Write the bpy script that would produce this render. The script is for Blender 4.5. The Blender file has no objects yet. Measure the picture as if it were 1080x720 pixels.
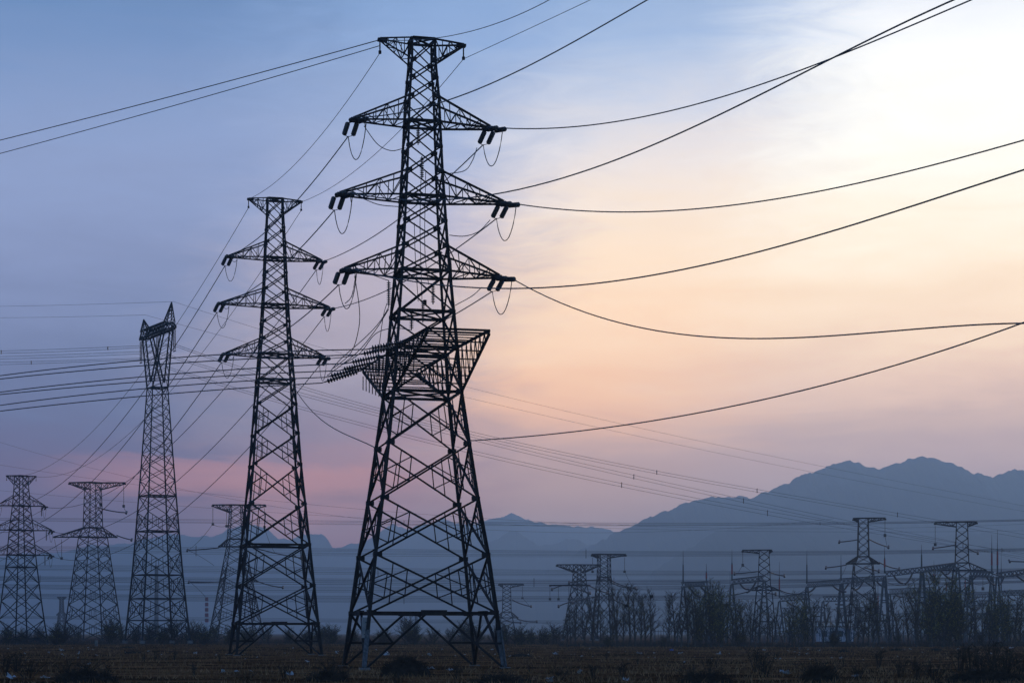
import bpy, math, random
from mathutils import Vector, Matrix, noise
random.seed(7)
scene = bpy.context.scene
COL = scene.collection
R = math.radians
F, HZ, CH = 2000.0, 667.0, 2.4          # focal length in photo pixels, horizon row, eye height

# ------------------------------------------------------------------ camera
cam_d = bpy.data.cameras.new('camera'); cam = bpy.data.objects.new('camera', cam_d); COL.objects.link(cam)
cam.location = (0, 0, CH); cam.rotation_euler = (R(90), 0, 0)
cam_d.sensor_width = 36; cam_d.lens = 36 * F / 1080
cam_d.shift_y = (HZ - 360) / 1080
cam_d.clip_start = 0.5; cam_d.clip_end = 30000
scene.camera = cam

# ------------------------------------------------------------------ exposure
scene.view_settings.view_transform = 'Standard'; scene.view_settings.look = 'None'
scene.view_settings.exposure = 0; scene.view_settings.gamma = 1
scene.view_settings.use_curve_mapping = False
scene.cycles.use_denoising = True
scene.cycles.max_bounces = 6; scene.cycles.volume_bounces = 0

# ------------------------------------------------------------------ sky
def lin(c):
    return tuple((v/255/12.92 if v/255 <= 0.04045 else ((v/255+0.055)/1.055)**2.4) for v in c)
SIG = 1.8e-4; BOXTOP = 620.0; BOXFAR = 10500.0
HAZE = (0.122, 0.187, 0.335)            # radiance the air settles to (measured on test renders)
def behind_haze(c, p):
    d = min(BOXFAR, (BOXTOP-CH) * F / max(p, 1)); T = math.exp(-SIG * d)
    return tuple(max(0.0, (v - h*(1-T))/T) for v, h in zip(lin(c), HAZE))
world = bpy.data.worlds.new('World'); scene.world = world; world.use_nodes = True
nt = world.node_tree; nt.nodes.clear(); N = nt.nodes.new; LK = nt.links.new
def val(sock, v):
    if hasattr(v, 'is_linked'): LK(v, sock)
    else: sock.default_value = v
def mth(op, a, b=None, c=None, clamp=False):
    n = N('ShaderNodeMath'); n.operation = op; n.use_clamp = clamp; val(n.inputs[0], a)
    if b is not None: val(n.inputs[1], b)
    if c is not None: val(n.inputs[2], c)
    return n.outputs[0]
def smooth(x, a, b):
    n = N('ShaderNodeMapRange'); n.interpolation_type = 'SMOOTHSTEP'; val(n.inputs[0], x)
    n.inputs[1].default_value = a; n.inputs[2].default_value = b; return n.outputs[0]
def mixc(f, a, b, mode='MIX'):
    n = N('ShaderNodeMix'); n.data_type = 'RGBA'; n.blend_type = mode; n.clamp_result = False
    val(n.inputs[0], f); val(n.inputs[6], a); val(n.inputs[7], b); return n.outputs[2]
tc = N('ShaderNodeTexCoord'); sep = N('ShaderNodeSeparateXYZ'); LK(tc.outputs['Generated'], sep.inputs[0])
az = mth('ARCTAN2', sep.outputs[0], sep.outputs[1]); el = mth('ARCSINE', sep.outputs[2])
azd = mth('MULTIPLY', az, 57.2958); eld = mth('MULTIPLY', el, 57.2958)
def cloud(sx, sy, scale, detail, rough, off=0.0, dist=0.0):
    cb = N('ShaderNodeCombineXYZ'); LK(mth('MULTIPLY', azd, sx), cb.inputs[0]); LK(mth('MULTIPLY', eld, sy), cb.inputs[1]); cb.inputs[2].default_value = off
    n = N('ShaderNodeTexNoise'); n.inputs['Scale'].default_value = scale; n.inputs['Detail'].default_value = detail
    n.inputs['Roughness'].default_value = rough; n.inputs['Distortion'].default_value = dist; LK(cb.outputs[0], n.inputs['Vector']); return n.outputs[0]
big = cloud(0.05, 0.12, 1.6, 4, 0.55, 3.1, 0.4)
fine = cloud(0.10, 0.55, 1.4, 6, 0.6, 8.7, 0.6)
wisp = cloud(0.22, 0.75, 1.5, 7, 0.62, 15.3, 1.2)
# tilt the cloud bands: warm edge climbs to the right
wob = mth('MULTIPLY', mth('SUBTRACT', big, 0.5), 5.0)
wob2 = mth('MULTIPLY', mth('SUBTRACT', fine, 0.5), 2.8)
el_w = mth('ADD', eld, mth('ADD', mth('MULTIPLY', wob, 0.45), wob2))
az_w = mth('ADD', mth('ADD', azd, mth('MULTIPLY', mth('SUBTRACT', eld, 8.0), -0.22)), mth('ADD', mth('MULTIPLY', wob, 1.1), mth('MULTIPLY', mth('SUBTRACT', wisp, 0.5), 4.5)))
EMAX = 24.0
def col_ramp(stops):
    n = N('ShaderNodeValToRGB'); cr = n.color_ramp; cr.interpolation = 'B_SPLINE'
    st = sorted(((math.degrees(math.atan((HZ-y)/F))/EMAX, behind_haze(c, HZ-y)) for y, c in stops))
    while len(cr.elements) < len(st): cr.elements.new(0.5)
    for e, (p, c) in zip(cr.elements, st): e.position = p; e.color = (*[v/4 for v in c], 1)      # ramps stop at 1: stored at a quarter
    LK(mth('DIVIDE', el_w, EMAX, clamp=True), n.inputs[0]); return mixc(1.0, n.outputs[0], (4, 4, 4, 1), 'MULTIPLY')
left = col_ramp([(-120, (100, 135, 180)), (20, (108, 140, 186)), (150, (146, 165, 204)), (300, (136, 150, 188)), (420, (108, 124, 160)), (500, (110, 119, 154)), (560, (112, 115, 147)), (640, (95, 106, 140))])
midl = col_ramp([(-120, (110, 145, 190)), (20, (140, 170, 214)), (150, (160, 177, 211)), (230, (176, 180, 208)), (300, (190, 178, 190)), (420, (142, 143, 168)), (500, (140, 130, 155)), (560, (140, 128, 152)), (640, (105, 110, 142))])
mid = col_ramp([(-120, (120, 150, 195)), (20, (152, 180, 219)), (100, (200, 208, 226)), (190, (240, 228, 222)), (280, (250, 226, 200)), (370, (246, 206, 178)), (430, (232, 186, 165)), (475, (180, 160, 168)), (515, (162, 147, 160)), (560, (148, 140, 160)), (640, (110, 116, 145))])
right = col_ramp([(-120, (170, 185, 215)), (10, (244, 247, 252)), (70, (255, 255, 255)), (200, (255, 252, 240)), (290, (253, 232, 208)), (350, (243, 216, 193)), (400, (222, 192, 182)), (455, (182, 165, 171)), (500, (160, 150, 168)), (560, (140, 138, 160)), (640, (110, 116, 145))])
pic = mixc(smooth(az_w, -11.5, -4.5), left, midl)
pic = mixc(smooth(az_w, -4.0, 1.8), pic, mid)
pic = mixc(smooth(az_w, 2.8, 10.5), pic, right)
# pink streaks low on the left
d1 = mth('ADD', mth('POWER', mth('DIVIDE', mth('ADD', azd, 8.0), 4.6), 2.0), mth('POWER', mth('DIVIDE', mth('SUBTRACT', el_w, 4.35), 0.62), 2.0))
pk = mth('MULTIPLY', smooth(d1, 2.2, 0.0), 0.36)
d2 = mth('ADD', mth('POWER', mth('DIVIDE', mth('ADD', azd, 4.0), 2.6), 2.0), mth('POWER', mth('DIVIDE', mth('SUBTRACT', el_w, 4.9), 0.8), 2.0))
pk2 = mth('MULTIPLY', smooth(d2, 1.8, 0.0), 0.10)
pic = mixc(mth('MAXIMUM', pk, pk2), pic, (*behind_haze((202, 150, 156), 160), 1))
# soft streaks in brightness
br = mth('ADD', mth('ADD', 0.862, mth('MULTIPLY', wisp, 0.075)), mth('ADD', mth('MULTIPLY', fine, 0.20), mth('MULTIPLY', big, 0.04)))
cbr = N('ShaderNodeCombineXYZ'); [LK(br, cbr.inputs[i]) for i in range(3)]
pic = mixc(1.0, pic, cbr.outputs[0], 'MULTIPLY')
# the rest of the dome: a clear dusk sky
SUN_EL, SUN_AZ = 12.0, 13.0
sky = N('ShaderNodeTexSky'); sky.sky_type = 'NISHITA'; sky.sun_disc = False
sky.sun_elevation = R(SUN_EL); sky.sun_rotation = R(SUN_AZ); sky.dust_density = 1.0; sky.ozone_density = 3.0
skc = mixc(1.0, sky.outputs[0], (0.138, 0.172, 0.242, 1), 'MULTIPLY')
cone = mth('MULTIPLY', smooth(mth('ABSOLUTE', azd), 62.0, 20.0), smooth(eld, 46.0, 20.0))
fin = mixc(cone, skc, pic)
bg = N('ShaderNodeBackground'); LK(fin, bg.inputs[0]); bg.inputs[1].default_value = 1.0
wo = N('ShaderNodeOutputWorld'); LK(bg.outputs[0], wo.inputs[0])

# ------------------------------------------------------------------ sun, veiled by cloud
sd = bpy.data.lights.new('sun', 'SUN'); sd.energy = 0.25; sd.angle = R(12); sd.color = (1, 0.82, 0.66)
sun = bpy.data.objects.new('sun', sd); COL.objects.link(sun)
sun.rotation_euler = (R(90 - SUN_EL), 0, R(180 - SUN_AZ)); sun.location = (200, 800, 300)

# ------------------------------------------------------------------ materials
def material(name, c, rough=0.8, metal=0.0, var=0.25, scale=3.0, c2=None, bump=0.0, stretch=(1, 1, 1), spec=0.5):
    m = bpy.data.materials.new(name); m.use_nodes = True; t = m.node_tree; b = t.nodes['Principled BSDF']
    b.inputs['Roughness'].default_value = rough; b.inputs['Metallic'].default_value = metal
    b.inputs['Specular IOR Level'].default_value = spec
    g = t.nodes.new('ShaderNodeNewGeometry'); mp = t.nodes.new('ShaderNodeMapping'); mp.inputs['Scale'].default_value = stretch
    t.links.new(g.outputs['Position'], mp.inputs['Vector'])
    n = t.nodes.new('ShaderNodeTexNoise'); n.inputs['Scale'].default_value = scale; n.inputs['Detail'].default_value = 5
    t.links.new(mp.outputs[0], n.inputs['Vector'])
    r = t.nodes.new('ShaderNodeValToRGB'); t.links.new(n.outputs[0], r.inputs[0])
    c2 = c2 or tuple(v*(1-2*var) for v in c)
    r.color_ramp.elements[0].position = 0.32; r.color_ramp.elements[1].position = 0.68
    r.color_ramp.elements[0].color = (*c2, 1); r.color_ramp.elements[1].color = (*c, 1)
    t.links.new(r.outputs[0], b.inputs['Base Color'])
    if bump:
        bn = t.nodes.new('ShaderNodeBump'); bn.inputs['Strength'].default_value = 1; bn.inputs['Distance'].default_value = bump
        t.links.new(n.outputs[0], bn.inputs['Height']); t.links.new(bn.outputs[0], b.inputs['Normal'])
    return m
M = {
 'steel': material('weathered_steel', (0.034, 0.030, 0.028), 0.7, 0.0, 0.3, 1.5, spec=0.1),
 'steel2': material('grey_steel', (0.05, 0.048, 0.046), 0.7, 0.0, 0.3, 1.5, spec=0.1),
 'coat': material('pale_leg_coating', (0.11, 0.112, 0.115), 0.7, 0, 0.3, 6, c2=(0.04, 0.041, 0.042)),
 'insul': material('dark_glazed_porcelain', (0.04, 0.03, 0.028), 0.35),
 'wire': material('dull_aluminium_wire', (0.09, 0.09, 0.095), 0.7, spec=0.2),
 'concrete': material('concrete', (0.17, 0.16, 0.15), 0.9, 0, 0.2, 2),
 'gantry': material('painted_gantry_steel', (0.07, 0.075, 0.08), 0.7),
 'red': material('red_paint', (0.22, 0.035, 0.035), 0.7, var=0.1),
 'white': material('white_paint', (0.75, 0.74, 0.72), 0.7, var=0.05),
 'bark': material('poplar_bark', (0.10, 0.085, 0.07), 0.9, 0, 0.25, 4, spec=0.0),
 'twig': material('bare_twigs', (0.085, 0.07, 0.058), 0.9, spec=0.0),
 'bud': material('young_leaves', (0.27, 0.25, 0.05), 0.8, var=0.2, scale=0.6, spec=0.0),
 'straw': material('dry_straw', (0.40, 0.215, 0.10), 0.9, 0, 0.35, 0.25, c2=(0.09, 0.046, 0.022), spec=0.0),
 'weed': material('dead_weeds', (0.07, 0.052, 0.038), 0.95, 0, 0.3, 2, spec=0.0),
 'plastic': material('white_plastic_scrap', (0.42, 0.42, 0.42), 0.7, var=0.2, spec=.2),
 'redscrap': material('red_scrap', (0.6, 0.04, 0.04), 0.6, var=0.1),
 'bluescrap': material('blue_scrap', (0.05, 0.12, 0.45), 0.6, var=0.1),
 'plate': material('weathered_sign_plate', (0.36, 0.33, 0.31), 0.6, var=0.2),
 'clay': material('soil_clods', (0.05, 0.037, 0.027), 0.95, 0, 0.3, 3, spec=0.0),
 'wall': material('pale_render', (0.5, 0.5, 0.52), 0.85, var=0.1),
 'glassy': material('dark_window', (0.03, 0.035, 0.04), 0.2),
 'slate': material('rock_slope', (0.07, 0.075, 0.062), 0.95, 0, 0.3, 0.004, spec=0.0),
 'nest': material('nest_sticks', (0.03, 0.022, 0.016), 0.95, spec=0.0),
}
def ground_material():
    m = bpy.data.materials.new('stubble_field'); m.use_nodes = True; t = m.node_tree; b = t.nodes['Principled BSDF']
    b.inputs['Roughness'].default_value = 1.0; b.inputs['Specular IOR Level'].default_value = 0.0
    g = t.nodes.new('ShaderNodeNewGeometry')
    def nz(st, sc, det):
        mp = t.nodes.new('ShaderNodeMapping'); mp.inputs['Scale'].default_value = st; t.links.new(g.outputs['Position'], mp.inputs['Vector'])
        n = t.nodes.new('ShaderNodeTexNoise'); n.inputs['Scale'].default_value = sc; n.inputs['Detail'].default_value = det
        t.links.new(mp.outputs[0], n.inputs['Vector']); return n.outputs[0]
    a = nz((0.25, 1, 1), 0.5, 6); c = nz((1, 1, 1), 4.0, 6); d = nz((0.010, 0.26, 1), 1.0, 5)
    def rmp(x, p0, p1, c0, c1):
        r = t.nodes.new('ShaderNodeValToRGB'); t.links.new(x, r.inputs[0]); e = r.color_ramp.elements
        e[0].position = p0; e[1].position = p1; e[0].color = (*c0, 1); e[1].color = (*c1, 1); return r.outputs[0]
    def mx(f, x, y, mode='MIX'):
        n = t.nodes.new('ShaderNodeMix'); n.data_type = 'RGBA'; n.blend_type = mode
        for s, v in ((n.inputs[0], f), (n.inputs[6], x), (n.inputs[7], y)):
            if hasattr(v, 'is_linked'): t.links.new(v, s)
            else: s.default_value = v
        return n.outputs[2]
    soil = rmp(c, 0.35, 0.7, (0.045, 0.021, 0.009), (0.105, 0.050, 0.023))
    dry = rmp(c, 0.3, 0.7, (0.13, 0.058, 0.024), (0.30, 0.138, 0.058))
    field = mx(rmp(a, 0.40, 0.62, (0, 0, 0), (1, 1, 1)), soil, dry)
    field = mx(0.75, field, rmp(d, 0.35, 0.65, (0.16, 0.15, 0.15), (1, 1, 1)), 'MULTIPLY')
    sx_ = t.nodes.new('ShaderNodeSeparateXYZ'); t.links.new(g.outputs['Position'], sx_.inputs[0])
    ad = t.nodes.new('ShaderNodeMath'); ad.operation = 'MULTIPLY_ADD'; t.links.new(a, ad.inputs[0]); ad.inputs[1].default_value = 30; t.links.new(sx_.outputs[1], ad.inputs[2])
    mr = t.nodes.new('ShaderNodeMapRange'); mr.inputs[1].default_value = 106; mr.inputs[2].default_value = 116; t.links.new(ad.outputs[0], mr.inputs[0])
    field = mx(mr.outputs[0], mx(1.0, soil, (.5, .5, .5, 1), 'MULTIPLY'), field)          # shade of the near bank, painted in by darkening the soil colour
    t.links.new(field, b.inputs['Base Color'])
    bn = t.nodes.new('ShaderNodeBump'); bn.inputs['Distance'].default_value = 0.12; t.links.new(c, bn.inputs['Height']); t.links.new(bn.outputs[0], b.inputs['Normal'])
    return m
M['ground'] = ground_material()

# ------------------------------------------------------------------ helpers
def V(*a): return Vector(a)
def at(px, py, Y): return Vector(((px-540)/F*Y, Y, CH + (HZ-py)/F*Y))
class MB:
    def __init__(s): s.v = []; s.f = []
    def _frame(s, d):
        r = V(0, 0, 1) if abs(d.z) < 0.9 else V(1, 0, 0)
        u = d.cross(r).normalized(); return u, d.cross(u).normalized()
    def beam(s, p, q, w, t=None, ang=0.0):
        p = Vector(p); q = Vector(q); d = q-p
        if d.length < 1e-5: return
        d.normalize(); u, n = s._frame(d)
        if ang: u, n = u*math.cos(ang)+n*math.sin(ang), n*math.cos(ang)-u*math.sin(ang)
        if t is None: sec = [(-.5, -.5), (.5, -.5), (.5, .5), (-.5, .5)]; sec = [(a*w, b*w) for a, b in sec]
        else:
            o = w*0.35; sec = [(-o, -o), (w-o, -o), (w-o, t-o), (t-o, t-o), (t-o, w-o), (-o, w-o)]
        k = len(sec); b = len(s.v)
        for c in (p, q):
            for x, y in sec: s.v.append(c + u*x + n*y)
        for i in range(k): s.f.append((b+i, b+(i+1) % k, b+k+(i+1) % k, b+k+i))
        s.f.append(tuple(b+i for i in reversed(range(k)))); s.f.append(tuple(b+k+i for i in range(k)))
    def tube(s, pts, r, n=5, r1=None):
        pts = [Vector(p) for p in pts]; m = len(pts); b = len(s.v)
        for i, p in enumerate(pts):
            d = (pts[min(i+1, m-1)] - pts[max(i-1, 0)]); d.normalize(); u, w = s._frame(d)
            rr = r if r1 is None else r + (r1-r)*i/(m-1)
            for k in range(n):
                a = 2*math.pi*k/n; s.v.append(p + u*(rr*math.cos(a)) + w*(rr*math.sin(a)))
        for i in range(m-1):
            for k in range(n): s.f.append((b+i*n+k, b+i*n+(k+1) % n, b+(i+1)*n+(k+1) % n, b+(i+1)*n+k))
        s.f.append(tuple(b+k for k in reversed(range(n)))); s.f.append(tuple(b+(m-1)*n+k for k in range(n)))
    def box(s, c, sx, sy, sz):
        c = Vector(c); b = len(s.v)
        for z in (-1, 1):
            for x, y in ((-1, -1), (1, -1), (1, 1), (-1, 1)): s.v.append(c + V(x*sx/2, y*sy/2, z*sz/2))
        s.f += [(b+3, b+2, b+1, b), (b+4, b+5, b+6, b+7)] + [(b+i, b+(i+1) % 4, b+4+(i+1) % 4, b+4+i) for i in range(4)]
    def insul(s, p, q, r, n, sides=8):
        p = Vector(p); q = Vector(q); d = q-p; L = d.length; d.normalize(); u, w = s._frame(d)
        prof = [(0, r*.25), (L*.05, r*.25)]
        for i in range(n):
            a = L*(.06 + .88*i/n); h = L*.88/n
            prof += [(a, r*.3), (a+h*.12, r*.55), (a+h*.3, r), (a+h*.42, r*.95), (a+h*.5, r*.3)]
        prof += [(L*.95, r*.25), (L, r*.25)]
        b = len(s.v)
        for a, rr in prof:
            for k in range(sides):
                t = 2*math.pi*k/sides; s.v.append(p + d*a + u*(rr*math.cos(t)) + w*(rr*math.sin(t)))
        m = len(prof)
        for i in range(m-1):
            for k in range(sides): s.f.append((b+i*sides+k, b+i*sides+(k+1) % sides, b+(i+1)*sides+(k+1) % sides, b+(i+1)*sides+k))
        s.f.append(tuple(b+k for k in reversed(range(sides)))); s.f.append(tuple(b+(m-1)*sides+k for k in range(sides)))
    def build(s, name, mat, parent=None, smooth=False):
        me = bpy.data.meshes.new(name); me.from_pydata([tuple(v) for v in s.v], [], s.f); me.update()
        if smooth: me.polygons.foreach_set('use_smooth', [True]*len(me.polygons))
        me.materials.append(mat if not isinstance(mat, str) else M[mat])
        o = bpy.data.objects.new(name, me); COL.objects.link(o)
        if parent: o.parent = parent
        return o
def tag(o, label=None, cat=None, group=None, kind=None):
    if label: o['label'] = label
    if cat: o['category'] = cat
    if group: o['group'] = group
    if kind: o['kind'] = kind
    return o
def empty(name, loc, rz, label, cat, group=None):
    o = bpy.data.objects.new(name, None); COL.objects.link(o); o.location = loc; o.rotation_euler = (0, 0, rz); o.empty_display_size = 1
    return tag(o, label, cat, group)
def lerp(a, b, t): return a + (b-a)*t
def interp(tab, x):
    if x <= tab[0][0]: return tab[0][1]
    for (a, b), (c, d) in zip(tab, tab[1:]):
        if x <= c: return b + (d-b)*(x-a)/(c-a)
    return tab[-1][1]
def fbm(x, y, o=4, sc=1.0, seed=0.0):
    v = 0; a = 1; t = 0
    for i in range(o):
        v += a*noise.noise(V(x*sc, y*sc, seed+i*7.3)); t += a; a *= 0.5; sc *= 2.05
    return v/t

# ------------------------------------------------------------------ ground and hills
def gz(x, y):
    z = 0.0
    if 40 < y < 480 and abs(x) < 190:
        e = min(1, (480-y)/60, (y-40)/20, (190-abs(x))/20)
        z += e*(0.22*fbm(x*0.35, y, 4, 0.09, 2.0) + 0.10*fbm(x, y, 3, 0.5, 5.0) + 0.05*math.sin(y*1.9 + 1.5*fbm(x, y, 2, .04, 9)))
    return z
def axis(stops):
    out = [stops[0][0]]
    for (a, st), (b, _) in zip(stops, stops[1:]):
        n = max(1, round((b-a)/st)); out += [a + (b-a)*(i+1)/n for i in range(n)]
    return out
xs = axis([(-30000, 7000), (-9000, 1500), (-3000, 400), (-600, 60), (-190, 1.5), (190, 60), (600, 400), (3000, 1500), (9000, 7000), (30000, 1)])
ys = axis([(-900, 150), (-150, 30), (40, 0.9), (200, 1.4), (480, 60), (1200, 150), (3000, 1000), (9000, 7000), (30000, 1)])
g = MB(); g.v = [V(x, y, gz(x, y)) for y in ys for x in xs]; nx = len(xs)
g.f = [(j*nx+i, j*nx+i+1, (j+1)*nx+i+1, (j+1)*nx+i) for j in range(len(ys)-1) for i in range(nx-1)]
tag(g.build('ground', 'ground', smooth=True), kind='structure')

def range_of_hills(name, D, pts, depth, seed, rough):
    pts = [((px-540)/F*D, CH + (HZ-py)/F*D) for px, py in pts]
    m = MB(); x0, x1 = pts[0][0], pts[-1][0]; n = int((x1-x0)/(D*0.0009)); rows = 26; px = D/F
    for j in range(rows+1):
        v = -1 + 2*j/rows
        for i in range(n+1):
            x = x0 + (x1-x0)*i/n; h = interp(pts, x)
            h += (fbm(x/px, seed*50, 5, 0.05, seed)*4.0 - abs(fbm(x/px, seed*20, 4, 0.07, seed+40))*6.0 + 1.3)*px*rough/4
            prof = max(0.0, 1-abs(v))**0.85
            sp = fbm(x, v*depth, 5, 0.0024, seed+3)
            z = h*prof*(1 + 0.55*sp*min(1, abs(v)*3)*(1-abs(v))) - 1.5
            y = D + v*depth + 0.12*depth*fbm(x, 0, 3, 0.003, seed+9)*(1 if j else 0)
            m.v.append(V(x, y, z))
    w = n+1
    m.f = [(j*w+i, j*w+i+1, (j+1)*w+i+1, (j+1)*w+i) for j in range(rows) for i in range(n)]
    return tag(m.build(name, 'slate', smooth=False), kind='structure')
range_of_hills('mountains', 6000, [(440, 666), (560, 606), (600, 588), (647, 560), (665, 554), (690, 543), (719, 532), (745, 527), (762, 525), (790, 524), (810, 519), (828, 510), (849, 501), (860, 496), (873, 490), (886, 488), (897, 485), (910, 488), (926, 493), (936, 492), (945, 490), (958, 485), (976, 480), (988, 483), (1008, 490), (1025, 498), (1041, 503), (1055, 500), (1070, 495), (1080, 497), (1110, 508), (1150, 515), (1220, 545), (1300, 590), (1380, 666)], 1500, 1.0, 5.0)
range_of_hills('hills', 4800, [(620, 666), (690, 601), (724, 579), (752, 562), (790, 553), (830, 551), (880, 556), (960, 566), (1040, 560), (1100, 566), (1200, 590), (1300, 666)], 1000, 4.0, 4.5)
range_of_hills('mountains', 8000, [(-700, 660), (-300, 600), (-150, 575), (0, 585), (60, 582), (110, 574), (150, 569), (180, 564), (213, 564), (225, 565), (232, 561), (262, 553), (280, 557), (293, 569), (308, 569), (318, 563), (330, 562), (339, 562), (345, 569), (350, 578), (361, 577), (370, 573), (388, 569), (401, 562), (408, 557), (414, 553), (428, 556), (445, 552), (455, 553), (466, 545), (477, 551), (495, 553), (512, 550), (523, 547), (541, 543), (552, 547), (569, 551), (590, 553), (620, 556), (650, 560), (700, 575), (800, 590), (900, 610), (1000, 666)], 1500, 7.0, 4.0)
range_of_hills('hills', 6700, [(380, 640), (440, 606), (480, 592), (514, 572), (527, 566), (539, 560), (545, 561), (552, 566), (570, 576), (583, 575), (596, 569), (610, 570), (630, 577), (660, 592), (740, 640)], 1000, 11.0, 3.5)
# haze: the air over the plain
hz = MB(); hz.box((0, 5000, (BOXTOP-2)/2), 19000, 11600, BOXTOP+2); 
hm = bpy.data.materials.new('haze'); hm.use_nodes = True; hm.node_tree.nodes.clear()
pv = hm.node_tree.nodes.new('ShaderNodeVolumePrincipled'); ou = hm.node_tree.nodes.new('ShaderNodeOutputMaterial')
pv.inputs['Color'].default_value = (0.56, 0.775, 1.0, 1); pv.inputs['Density'].default_value = SIG; pv.inputs['Anisotropy'].default_value = 0.58
hm.node_tree.links.new(pv.outputs[0], ou.inputs['Volume'])
hzo = hz.build('haze', hm); tag(hzo, kind='stuff')

# ------------------------------------------------------------------ lattice towers
def corners(hw, rot=0.0):
    c, s_ = math.cos(rot), math.sin(rot)
    return [V(x*hw*c - y*hw*s_, x*hw*s_ + y*hw*c, 0) for x, y in ((-1, -1), (1, -1), (1, 1), (-1, 1))]
def lattice_body(root, prof, nodes, wl, wb, mat, rot=0.0, L=True, secondary=2.6, horiz=(), base=None, plates=True, coat=False, pegs=False):
    tl = wl*0.16 if L else None; tb = wb*0.18 if L else None
    C = lambda z: [c + V(0, 0, z) for c in corners(interp(prof, z), rot)]
    legs = []
    zs = sorted(set([0.0 if base else nodes[0]] + list(nodes)))
    for k in range(4):
        m = MB()
        for a, b in zip(zs, zs[1:]): tp = lerp(1.0, .55, a/zs[-1]); m.beam(C(a)[k], C(b)[k], wl*tp, tl and tl*tp, ang=[0, 1.57, 3.14, 4.71][k])
        if pegs:
            z = 1.5
            while z < zs[-1]-2 and k in (0, 2):
                c = C(z)[k]; o = V(-1 if k == 0 else 1, 0, 0); m.beam(c, c+o*0.26, 0.035); z += 0.8
        lg = m.build('leg', mat, root); legs.append(lg)
        f = MB(); c = C(zs[0])[k]; f.box(c + V(0, 0, -0.12), wl*2.6, wl*2.6, 0.5); f.build('footing', 'concrete', lg)
        if coat and k in (0, 1):
            s2 = MB(); s2.beam(C(0.15)[k], C(2.6)[k], wl*1.25, wl*0.3, ang=[0, 1.57, 3.14, 4.71][k]); s2.build('leg_coating', 'coat', lg)
    m = MB(); wb0, tb0, wl0 = wb, tb, wl
    for a, b in zip(nodes, nodes[1:]):
        A, B = C(a), C(b); big = (b-a) > secondary; tp = lerp(1.0, .62, a/nodes[-1]); wb, tb, wl = wb0*tp, tb0 and tb0*tp, wl0*tp
        for k in range(4):
            j = (k+1) % 4; A0, A1, B0, B1 = A[k], A[j], B[k], B[j]
            m.beam(A0, B1, wb, tb); m.beam(A1, B0, wb, tb)
            if big:
                wa = (A1-A0).length; wbt = (B1-B0).length; t = wa/(wa+wbt); X = A0.lerp(B1, t)
                for P, Q in ((A0, B0), (A1, B1)):
                    mid = P.lerp(Q, 0.5); p = P.lerp(X, .55); q = Q.lerp(X, .55); p2 = P.lerp(X, .3); q2 = Q.lerp(X, .3)
                    for e in ((p, q), (mid, p), (mid, q), (p2, q2)): m.beam(*e, wb*0.6, tb and tb*.6)
            if plates:
                d = (A1-A0).normalized()
                for c in (A0 + d*wl, A1 - d*wl): m.beam(c - d*wl*.9, c + d*wl*.7, wl*1.25)
    wb, tb, wl = wb0, tb0, wl0
    for z in list(horiz):
        A = C(z)
        for k in range(4): m.beam(A[k], A[(k+1) % 4], wb*1.35, tb and tb*1.35)
        m.beam(A[0], A[2], wb*.8, tb and tb*.8); m.beam(A[1], A[3], wb*.8, tb and tb*.8)
    if base:
        A, B = C(0.0), C(nodes[0])
        for k in range(4):
            j = (k+1) % 4; Md = B[k].lerp(B[j], 0.5); d = (B[j]-B[k]).normalized()*0.45*interp(prof, 0)/4.6
            lo = C(nodes[0]*0.46)
            for P, Q, Md2, ll in ((A[k], B[k], Md-d, lo[k]), (A[j], B[j], Md+d, lo[j])):
                m.beam(P, Md2, wb*1.1, tb and tb*1.1); h = P.lerp(Md2, 0.46); m.beam(ll, h, wb, tb); m.beam(Q, h, wb, tb)
            m.beam(B[k].lerp(B[j], .4), B[k].lerp(B[j], .6), wl*1.3)
    m.build('bracing', mat, root)
    return C
def arm(root, C, zb, zt, sx, L, wc, wb, mat, name='cross_arm', bays=5, tipw=0.22, Ls=True, rise=0.12, inverted=False):
    """Lattice bracket on the side sx (-1 or 1); inverted = level top chord with a raking bottom chord."""
    tc_, tb = (wc*.18, wb*.2) if Ls else (None, None)
    m = MB(); B = C(zb); T = C(zt); pick = sorted(range(4), key=lambda k: -sx*B[k].x)[:2]; pick.sort(key=lambda k: B[k].y)
    bot = [B[k] for k in pick]; top = [T[k] for k in pick]
    zt_tip = (zt-rise if inverted else zb)
    tb_ = [V(sx*L, s*tipw, zt_tip) for s in (-1, 1)]; tt_ = [V(sx*L, s*tipw, zt_tip+rise) for s in (-1, 1)]
    for i in (0, 1): m.beam(bot[i], tb_[i], wc, tc_); m.beam(top[i], tt_[i], wc, tc_)
    P = lambda a, b, t: a.lerp(b, t)
    for n in range(bays):
        t0, t1 = n/bays, (n+1)/bays
        for i in (0, 1):
            if n: m.beam(P(bot[i], tb_[i], t0), P(top[i], tt_[i], t0), wb*.8, tb)
            m.beam(P(top[i], tt_[i], t0), P(bot[i], tb_[i], t1), wb*.8, tb) if n % 2 == 0 else m.beam(P(bot[i], tb_[i], t0), P(top[i], tt_[i], t1), wb*.8, tb)
        a, b = (0, 1) if n % 2 == 0 else (1, 0)
        m.beam(P(bot[a], tb_[a], t0), P(bot[b], tb_[b], t1), wb*.8, tb)
        m.beam(P(bot[0], tb_[0], t0), P(bot[1], tb_[1], t0), wb*.8, tb)
    m.beam(tb_[0] - V(sx*.5, 0, 0), tb_[0] + V(sx*.15, 0, 0), wc*1.7); m.beam(tb_[1] - V(sx*.5, 0, 0), tb_[1] + V(sx*.15, 0, 0), wc*1.7)
    m.beam(tb_[0], tb_[1], wc*1.8)
    return m.build(name, mat, root), V(sx*L, 0, zt_tip)
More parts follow.
